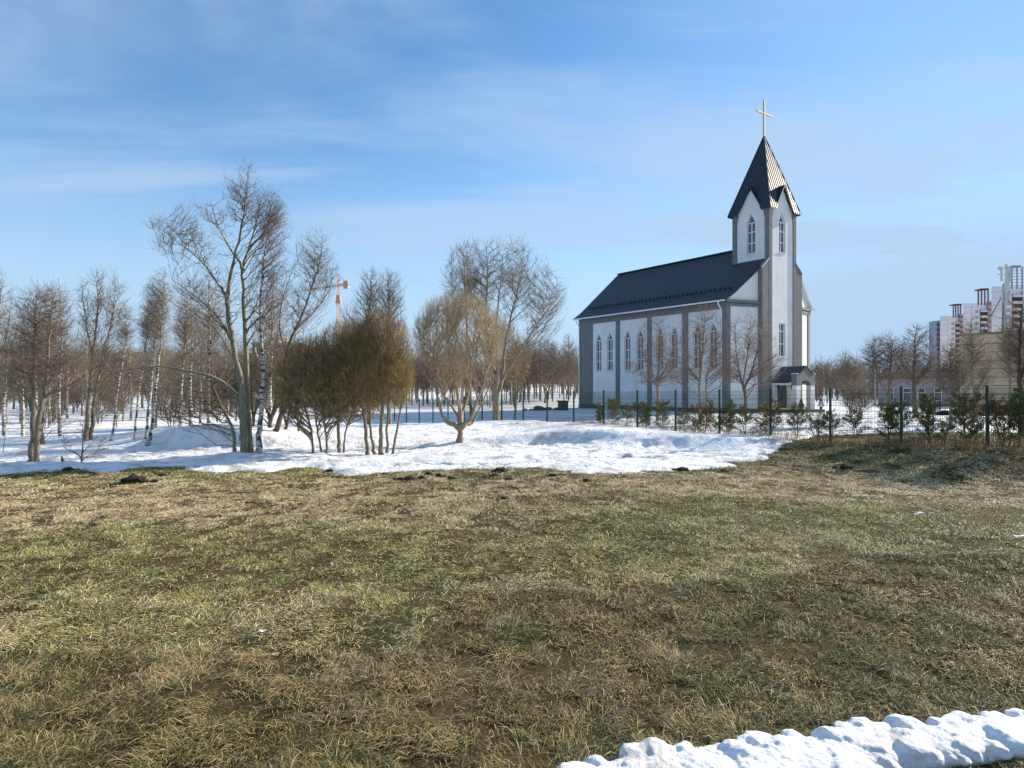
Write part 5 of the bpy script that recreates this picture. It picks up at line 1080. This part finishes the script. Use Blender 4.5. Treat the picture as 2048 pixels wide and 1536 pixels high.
tree('mossy_tree', 'small olive twigged tree hanging over the fence left of the church', 'tree', 46, 1030,
     [[(1030, None, .14), (1031, 800, .12), (1032, 770, .10), (1028, 730, .07), (1032, 690, .03)], [(1031, 790, .07), (1050, 765, .05), (1062, 745, .03)]],
     [(1025, 720, 40, 52, 420, .5), (1008, 670, 30, 35, 200, .5)], 'bark_grey', 'twig_brown', 44, tip=.007, twigs=3, twl=.5, rise=.3, lo=.35)

# left hand group
tree('lime_tree', 'double trunked bare tree with a red mark, nearest at the far left', 'tree', 22.6, 66,
     [[(62, None, .16), (64, 880, .13), (66, 820, .10), (66, 760, .085), (70, 700, .065), (70, 640, .04), (74, 590, .012)],
      [(72, None, .13, -.1), (76, 850, .12, -.2), (88, 790, .10, -.2), (94, 740, .085, -.2), (98, 680, .06, -.2), (104, 620, .04, -.2), (108, 585, .012, -.2)],
      [(72, 880, .09), (84, 840, .08, .5), (92, 780, .065, .7), (110, 740, .045, .8), (130, 690, .025, .8)], [(66, 820, .07), (40, 780, .05, .3), (25, 740, .03, .4)], [(84, 800, .06), (130, 775, .05, -.5), (170, 750, .03, -.6)]],
     [(82, 640, 62, 68, 420, .6), (100, 740, 75, 50, 228, .5), (30, 740, 45, 55, 120, .5), (150, 730, 40, 40, 72, .5), (90, 600, 45, 35, 96, .6), (40, 830, 30, 22, 15), (125, 840, 30, 22, 15)],
     'bark_grey', 'twig_red', 51, tip=.0048, twigs=3, twl=.42, rise=.6, up=.5, lo=.2)
tree('lichen_tree', 'dark tree with yellow lichen behind the red marked double trunk', 'tree', 29.5, 82,
     [[(83, None, .14), (83, 850, .12), (86, 830, .10), (92, 780, .08), (88, 720, .06), (84, 660, .03)], [(84, 850, .08), (70, 800, .06), (55, 740, .04)]],
     [(75, 690, 55, 70, 420, .5), (60, 760, 60, 45, 200, .5)], 'bark_grey', 'twig_dark', 52, tip=.006, twigs=3, twl=.4, rise=.6, lo=.25)
tree('alder_tree', 'pair of dark stems with a tall airy crown left of the birches', 'tree', 29.8, 176,
     [[(171, None, .16), (173, 850, .13), (178, 790, .11), (184, 730, .10), (190, 670, .08), (196, 610, .05), (192, 560, .02)],
      [(181, None, .14, .3), (184, 850, .12, .3), (190, 790, .10, .3), (205, 710, .08, .3), (222, 650, .05, .3), (230, 590, .02, .3)], [(186, 720, .07), (175, 660, .05, -.3), (165, 600, .03, -.4)]],
     [(205, 610, 54, 78, 341, .6), (215, 700, 60, 50, 176, .5), (190, 780, 40, 50, 71, .5), (170, 640, 25, 60, 66, .5)],
     'bark_grey', 'twig_grey', 53, tip=.006, twigs=3, twl=.4, rise=1.0, up=.6, lo=.25)
tree('birch_tree', 'thin leaning birch, leftmost of the white trunks', 'tree', 29.5, 222,
     [[(222, None, .09), (228, 850, .07), (234, 790, .06), (240, 750, .05), (250, 700, .04), (252, 650, .02), (250, 600, .006)]],
     [(250, 660, 24, 60, 240, .6)], 'birch', 'twig_grey', 54, tip=.005, twigs=3, twl=.35, droop=.4, rise=1, lo=.4)
tree('birch_tree', 'slender white birch second from the left, leaning right', 'tree', 29.3, 268,
     [[(268, None, .08), (271, 850, .07), (277, 790, .06), (285, 740, .052), (291, 700, .045), (295, 650, .025), (296, 600, .006)]],
     [(293, 650, 24, 62, 240, .6)], 'birch', 'twig_grey', 55, tip=.005, twigs=3, twl=.35, droop=.4, rise=1, lo=.4)
tree('birch_tree', 'grey flecked birch trunk standing against the tall white one', 'tree', 29.2, 293,
     [[(292, None, .12), (295, 850, .10), (302, 780, .085), (306, 720, .07), (310, 660, .05), (312, 600, .02)]],
     [(308, 640, 26, 62, 280, .6)], 'birch', 'twig_grey', 56, tip=.005, twigs=3, twl=.35, droop=.4, rise=1, lo=.4)
tree('birch_tree', 'tall white weeping birch left of the mound with brown earth at its foot', 'tree', 28.2, 297,
     [[(295, None, .14), (303, 860, .11), (309, 800, .095), (315, 740, .08), (322, 680, .065), (325, 620, .05), (329, 570, .03), (331, 532, .01)]],
     [(322, 590, 27, 62, 230, .6), (318, 660, 34, 60, 170, .6), (300, 600, 14, 50, 50, .6)], 'birch', 'twig_grey', 57, tip=.0045, twigs=3, twl=.45, droop=.9, rise=1, lo=.4)
tree('birch_tree', 'birch at the left foot of the snowy mound', 'tree', 30, 359,
     [[(358, None, .11), (360, 840, .09), (363, 780, .075), (367, 720, .06), (372, 660, .045), (374, 610, .02), (374, 575, .008)]],
     [(373, 650, 28, 72, 420, .6), (368, 720, 24, 40, 100, .6)], 'birch', 'twig_grey', 58, tip=.005, twigs=3, twl=.35, droop=.4, rise=1, lo=.4)
tree('birch_tree', 'birch half hidden behind the crest of the mound', 'tree', 42, 420,
     [[(419, None, .14), (418, 800, .12), (416, 740, .10), (418, 690, .08), (421, 640, .04), (422, 600, .01)]],
     [(420, 670, 28, 64, 340, .6)], 'birch', 'twig_grey', 59, tip=.007, twigs=3, twl=.5, droop=.4, rise=1, lo=.4)
tree('poplar_tree', 'bare tree cut by the left edge of the view', 'tree', 34, -12,
     [[(-10, None, .2), (-12, 800, .17), (-8, 720, .13), (-4, 640, .09), (4, 570, .03)], [(-8, 730, .1), (12, 680, .07), (20, 630, .03)]],
     [(-5, 640, 42, 108, 341, .6)], 'bark_grey', 'twig_grey', 60, tip=.0068, twigs=3, twl=.45, rise=1, up=.5, lo=.25)
tree('poplar_tree', 'thin crowned tree rising behind the left side of the tallest dome', 'tree', 38, 738,
     [[(738, None, .2), (738, 760, .15), (737, 680, .12), (739, 620, .08), (742, 575, .04), (744, 535, .01)]],
     [(740, 600, 34, 68, 260, .6), (700, 640, 30, 40, 80)], 'bark_grey', 'twig_grey', 61, tip=.0072, twigs=3, twl=.5, rise=1.3, up=.7, lo=.5)
tree('poplar_tree', 'thin crowned tree rising behind the right side of the tallest dome', 'tree', 38.6, 778,
     [[(778, None, .2), (778, 760, .15), (775, 680, .12), (776, 620, .08), (776, 575, .04), (774, 535, .01)]],
     [(780, 600, 38, 68, 280, .6)], 'bark_grey', 'twig_grey', 62, tip=.0072, twigs=3, twl=.5, rise=1.3, up=.7, lo=.5)
tree('sapling', 'leafless shrub with a broken stub in the snow at the left', 'shrub', 22.2, 161,
     [[(162, None, .05), (164, 905, .045), (166, 885, .035), (165, 860, .02)], [(163, 918, .03), (150, 905, .025), (130, 895, .015), (122, 880, .008)], [(166, 905, .02), (180, 890, .016), (196, 872, .01)], [(165, 920, .016), (190, 905, .014), (205, 880, .008)]],
     [(135, 885, 22, 26, 26), (165, 858, 26, 30, 40), (205, 885, 18, 20, 14)], 'bark_dark', 'twig_dark', 63, tip=.005, twigs=1, twl=.2, rise=.4, lo=.3)
tree('sapling', 'single thin twiggy sapling at the far left', 'shrub', 25, 6,
     [[(5, None, .02), (9, 880, .018), (12, 850, .012), (16, 830, .006)]], [(14, 845, 14, 20, 16)], 'bark_grey', 'twig_grey', 64, tip=.005, twigs=1, twl=.2, lo=.3)

# trees in front of the church
tree('linden_tree', 'bare rounded tree before the church windows, leftmost of three', 'tree', 52, 1315,
     [[(1315, None, .19), (1315, 780, .17), (1314, 765, .15), (1320, 720, .11), (1322, 680, .07), (1322, 640, .02)], [(1314, 770, .1), (1300, 740, .08), (1285, 700, .06), (1275, 670, .03)], [(1315, 765, .1), (1335, 730, .08), (1350, 690, .05), (1352, 660, .02)], [(1314, 772, .08), (1290, 755, .06), (1262, 745, .04)]],
     [(1318, 700, 52, 76, 430, .5), (1280, 745, 40, 32, 90, .5), (1345, 735, 40, 40, 90, .5)], 'bark_pale', 'twig_red', 71, tip=.0078, twigs=3, twl=.5, rise=.6, up=.4, lo=.25)
tree('linden_tree', 'bare tree with a bent double trunk before the church, middle of three', 'tree', 50, 1405,
     [[(1402, None, .19), (1399, 780, .17), (1400, 760, .16), (1404, 710, .12), (1408, 660, .07), (1410, 615, .02)], [(1413, None, .13), (1413, 775, .12), (1412, 755, .10), (1425, 710, .07), (1440, 660, .04)], [(1400, 765, .09), (1380, 740, .08), (1365, 700, .05), (1360, 670, .03)], [(1399, 795, .06), (1388, 785, .05), (1376, 790, .03)]],
     [(1408, 690, 58, 84, 560, .5), (1370, 740, 42, 36, 100, .5), (1450, 735, 42, 36, 100, .5)], 'bark_pale', 'twig_red', 72, tip=.0078, twigs=3, twl=.5, rise=.6, up=.4, lo=.25)
tree('linden_tree', 'bare forked tree left of the church porch, rightmost of three', 'tree', 49, 1491,
     [[(1492, None, .17), (1490, 790, .15), (1486, 775, .14), (1478, 740, .10), (1472, 700, .07), (1470, 650, .03)], [(1488, 780, .12), (1502, 745, .10), (1512, 710, .08), (1520, 680, .05), (1526, 640, .02)], [(1486, 772, .07), (1493, 720, .06), (1500, 670, .04), (1503, 625, .02)]],
     [(1500, 690, 56, 72, 420, .5), (1545, 730, 34, 36, 80, .5), (1460, 740, 34, 34, 80, .5)], 'bark_dark', 'twig_red', 73, tip=.0078, twigs=3, twl=.5, rise=.7, up=.4, lo=.25)
# right hand trees
tree('linden_tree', 'dark mossy bare tree right of the church behind the second fence post', 'tree', 40, 1778,
     [[(1777, None, .20), (1776, 820, .18), (1778, 790, .15), (1780, 750, .12), (1783, 710, .08), (1786, 680, .03)], [(1777, 800, .1), (1760, 765, .09), (1748, 720, .06), (1742, 690, .03)], [(1780, 770, .08), (1800, 730, .06), (1806, 690, .03)]],
     [(1775, 720, 52, 56, 558, .5), (1750, 705, 30, 40, 162, .5)], 'bark_grey', 'twig_dark', 74, tip=.0075, twigs=3, twl=.4, rise=.6, up=.4, lo=.3)
tree('linden_tree', 'bare tree with stout dark trunk before the pink low building', 'tree', 52, 1831,
     [[(1832, None, .30), (1830, 800, .25), (1828, 770, .2), (1829, 720, .14), (1830, 680, .08), (1836, 645, .02)], [(1830, 770, .12), (1850, 745, .08), (1862, 710, .04)], [(1829, 765, .12), (1808, 735, .08), (1800, 700, .04)]],
     [(1832, 710, 44, 68, 528, .5), (1855, 735, 26, 30, 99), (1808, 730, 26, 36, 99)], 'bark_dark', 'twig_dark', 75, tip=.009, twigs=3, twl=.5, rise=.7, up=.4, lo=.3)
tree('linden_tree', 'slim upright tree beside the grey utility box', 'tree', 30, 1900,
     [[(1901, None, .13), (1902, 820, .11), (1903, 800, .10), (1903, 760, .07), (1900, 720, .04), (1902, 690, .015)], [(1903, 805, .06), (1890, 785, .05), (1874, 764, .02)], [(1904, 800, .06), (1916, 780, .045), (1930, 760, .02)]],
     [(1902, 735, 38, 52, 429, .5), (1880, 760, 24, 24, 57), (1925, 760, 24, 24, 57)], 'bark_pale', 'twig_grey', 76, tip=.006, twigs=3, twl=.35, rise=1, up=.5, lo=.3)
tree('linden_tree', 'tree with twisted trunk before the tan wall, right of the concrete pole', 'tree', 38, 1950,
     [[(1950, None, .22), (1950, 800, .19), (1950, 785, .17), (1943, 750, .13), (1944, 710, .09), (1942, 670, .05), (1943, 635, .02)], [(1951, 785, .1), (1965, 760, .08), (1980, 740, .05)]],
     [(1942, 700, 42, 68, 378, .5), (1965, 740, 34, 44, 216)], 'bark_grey', 'twig_grey', 77, tip=.0075, twigs=3, twl=.45, rise=.8, lo=.3)
tree('linden_tree', 'yellowish trunked bare tree near the right edge', 'tree', 33, 2022,
     [[(2023, None, .13), (2021, 800, .12), (2021, 780, .10), (2020, 720, .08), (2020, 670, .04), (2022, 620, .01)]],
     [(2020, 700, 32, 74, 432, .5)], 'bark_aspen', 'twig_grey', 78, tip=.0065, twigs=3, twl=.4, rise=1, lo=.3)
tree('linden_tree', 'dark bare tree at the right edge of the view', 'tree', 27, 2046,
     [[(2046, None, .17), (2042, 800, .14), (2038, 750, .12), (2040, 690, .09), (2044, 620, .04), (2050, 590, .01)], [(2040, 760, .08), (2060, 700, .06), (2070, 640, .03)]],
     [(2050, 690, 46, 92, 525, .5)], 'bark_dark', 'twig_dark', 79, tip=.006, twigs=3, twl=.35, rise=.9, up=.5, lo=.25)
tree('linden_tree', 'airy bare tree with several thin stems between church and mossy tree', 'tree', 62, 1700,
     [[(1700, None, .12), (1698, 780, .1), (1690, 730, .07), (1692, 700, .02)], [(1702, None, .12, .3), (1706, 780, .1, .3), (1712, 735, .06, .3), (1714, 700, .02, .3)], [(1696, 800, .07), (1680, 760, .05), (1672, 735, .02)]],
     [(1694, 740, 34, 38, 360, .5), (1716, 745, 22, 34, 140)], 'bark_grey', 'twig_grey', 80, tip=.01, twigs=3, twl=.6, rise=1, lo=.25)
tree('shrub', 'wide bushy leafless shrub behind the fence right of the church', 'shrub', 45, 1718,
     [[(1716, None, .06), (1712, 810, .05), (1704, 780, .03)], [(1720, None, .06, .2), (1724, 805, .045, .2), (1730, 780, .02, .2)], [(1718, None, .05, -.2), (1719, 810, .045, -.2), (1718, 780, .02, -.2)]],
     [(1716, 795, 36, 34, 420, .5)], 'bark_dark', 'twig_red', 81, tip=.007, twigs=3, twl=.4, rise=.8, lo=.2)

# ------------------------------------------------------------------ wood in the background: copies of a few trees
def proto(kind, seed, h, wd, n, bk, tw, tip):
    rng = np.random.RandomState(seed)
    if kind == 'tall':
        st = [smooth_line([(0, 0, -.3, .013 * h), (.1, 0, h * .3, .010 * h), (-.1, .1, h * .6, .006 * h), (.1, 0, h * .97, .001 * h)], 3, .1, rng)]
        T = ell(rng, n, (0, 0, h * .62), (wd, wd, h * .36), .55)
    elif kind == 'fork':
        st = [smooth_line([(0, 0, -.3, .015 * h), (.05, 0, h * .2, .012 * h), (-wd * .3, .2, h * .5, .007 * h), (-wd * .4, .3, h * .8, .003 * h)], 3, .1, rng), smooth_line([(.05, 0, h * .18, .010 * h), (wd * .35, -.2, h * .5, .006 * h), (wd * .3, -.3, h * .85, .003 * h)], 3, .1, rng)]
        T = ell(rng, n, (0, 0, h * .6), (wd, wd, h * .38), .5)
    else:
        st = [smooth_line([(i * .3 - .3, (i % 2) * .3, -.2, .06), (i * .5 - .5, 0, h * .4, .045), ((i - 1) * wd * .5, 0, h * .75, .02)], 3, .1, rng) for i in range(3)]
        T = ell(rng, n, (0, 0, h * .55), (wd, wd, h * .42), .4)
    a, b = build_tree(rng, st, T, tip=tip, twigs=2, twl=h * .07, rise=.9, up=.5, lo=.25)
    V, Q = tubes(a, 5); V2, Q2 = tubes(b, 3)
    return new_mesh('trunk', V, [Q], True), new_mesh('crown', V2, [Q2]), M[bk], M[tw], h
PRO = [proto('tall', 1, 11, 2.2, 420, 'bark_dark', 'twig_far', .012), proto('fork', 2, 9, 3.0, 480, 'bark_grey', 'twig_far', .012), proto('bush', 3, 6, 2.8, 520, 'bark_dark', 'twig_dark', .011),
       proto('tall', 4, 12, 1.6, 380, 'birch', 'twig_grey', .010), proto('fork', 5, 10, 3.4, 520, 'bark_dark', 'twig_dark', .012), proto('tall', 6, 10, 2.6, 420, 'bark_pale', 'twig_far', .012)]
for pm in PRO:
    pm[0].materials.append(pm[2]); pm[1].materials.append(pm[3])
def wood(name, spots, label, group, rng):
    for x, y, p, s in spots:
        me1, me2, _, _, h = PRO[p]
        r_ = empty(name, (x, y, gz(x, y)), rng.uniform(0, 6.28), label, 'tree', group); r_.scale = (s * rng.uniform(.85, 1.2),) * 2 + (s,)
        link('trunk', me1, None, r_); link('crown', me2, None, r_)
rng = np.random.RandomState(77)
sp = []
while len(sp) < 150:
    Y = rng.uniform(42, 125); px = rng.uniform(-60, 600)
    if Y < 60 and rng.rand() < .55: continue
    x = (px - 1024) / F * Y
    if any((x - a) ** 2 + (Y - b) ** 2 < 6 for a, b, _, _ in sp): continue
    sp.append((x, Y, rng.choice([0, 1, 2, 2, 4, 5]), rng.uniform(.45, .75) * min(1.2, Y / 70 + .1)))
wood('wood_tree', sp, 'bare brown tree of the young wood on the snowy field at the left', 'bare trees of the young wood at the left', rng)
sp = []
while len(sp) < 24:
    Y = rng.uniform(34, 75); px = rng.uniform(0, 560); x = (px - 1024) / F * Y
    sp.append((x, Y, 3, rng.uniform(.5, .8)))
wood('birch_tree', sp, 'thin pale stemmed birch among the young wood at the left', 'small birches of the young wood', rng)
sp = []
while len(sp) < 150:
    Y = rng.uniform(92, 150); px = rng.uniform(620, 1150); x = (px - 1024) / F * Y
    if any((x - a) ** 2 + (Y - b) ** 2 < 9 for a, b, _, _ in sp): continue
    if px > 1050 and Y < 110: continue
    sp.append((x, Y, rng.choice([0, 1, 5, 5, 3]), rng.uniform(.66, .95) * (1.5 if px > 1030 else 1.1)))
wood('wood_tree', sp, 'bare slender tree in the stand behind the yard, left of the church', 'bare trees in the stand left of the church', rng)
sp = []
while len(sp) < 34:
    Y = rng.uniform(120, 190); px = rng.uniform(1625, 1900); x = (px - 1024) / F * Y
    sp.append((x, Y, rng.choice([1, 2, 2, 4]), rng.uniform(.6, .95) * (1.2 if px < 1680 else 1)))
wood('wood_tree', sp, 'low bare tree far behind the yard at the right of the church', 'low bare trees behind the yard at the right', rng)
# far wood on the hill: reads as one mass
def mass(name, label, n, f, seed):
    rng = np.random.RandomState(seed); protos = []
    for k in range(4):
        st = [smooth_line([(0, 0, -.5, .16), (.2, 0, 4, .12), (-.1, .2, 9.5, .03)], 2, .1, rng)]
        a, b = build_tree(rng, st, ell(rng, 60, (0, 0, 6.5), (2.6, 2.6, 4), .5), tip=.03, twigs=1, twl=1.2, rise=.9)
        protos.append(tubes(a + b, 3))
    Vs, Qs, o = [], [], 0
    for i in range(n):
        x, y, s = f(rng); V, Q = protos[i % 4]; a = rng.uniform(0, 6.28); c, d = math.cos(a), math.sin(a)
        W = V * s; W = np.stack([W[:, 0] * c - W[:, 1] * d + x, W[:, 0] * d + W[:, 1] * c + y, W[:, 2] + gz(x, y)], -1); Vs.append(W); Qs.append(Q + o); o += len(W)
    tag(link(name, new_mesh(name, np.concatenate(Vs), [np.concatenate(Qs)]), M['twig_far']), label, 'wood', kind='stuff')
def fl(rng):
    Y = rng.uniform(130, 330); return ((rng.uniform(-250, 660) - 1024) / F * Y, Y, rng.uniform(.75, 1.25))
mass('far_wood', 'brown leafless wood covering the hill on the left horizon', 900, fl, 5)
def fm(rng):
    Y = rng.uniform(165, 300); return ((rng.uniform(640, 1900) - 1024) / F * Y, Y, rng.uniform(.8, 1.2) * (1 if Y < 230 else 1.25))
mass('far_treeline', 'thin distant treeline behind the yard and the church', 520, fm, 6)
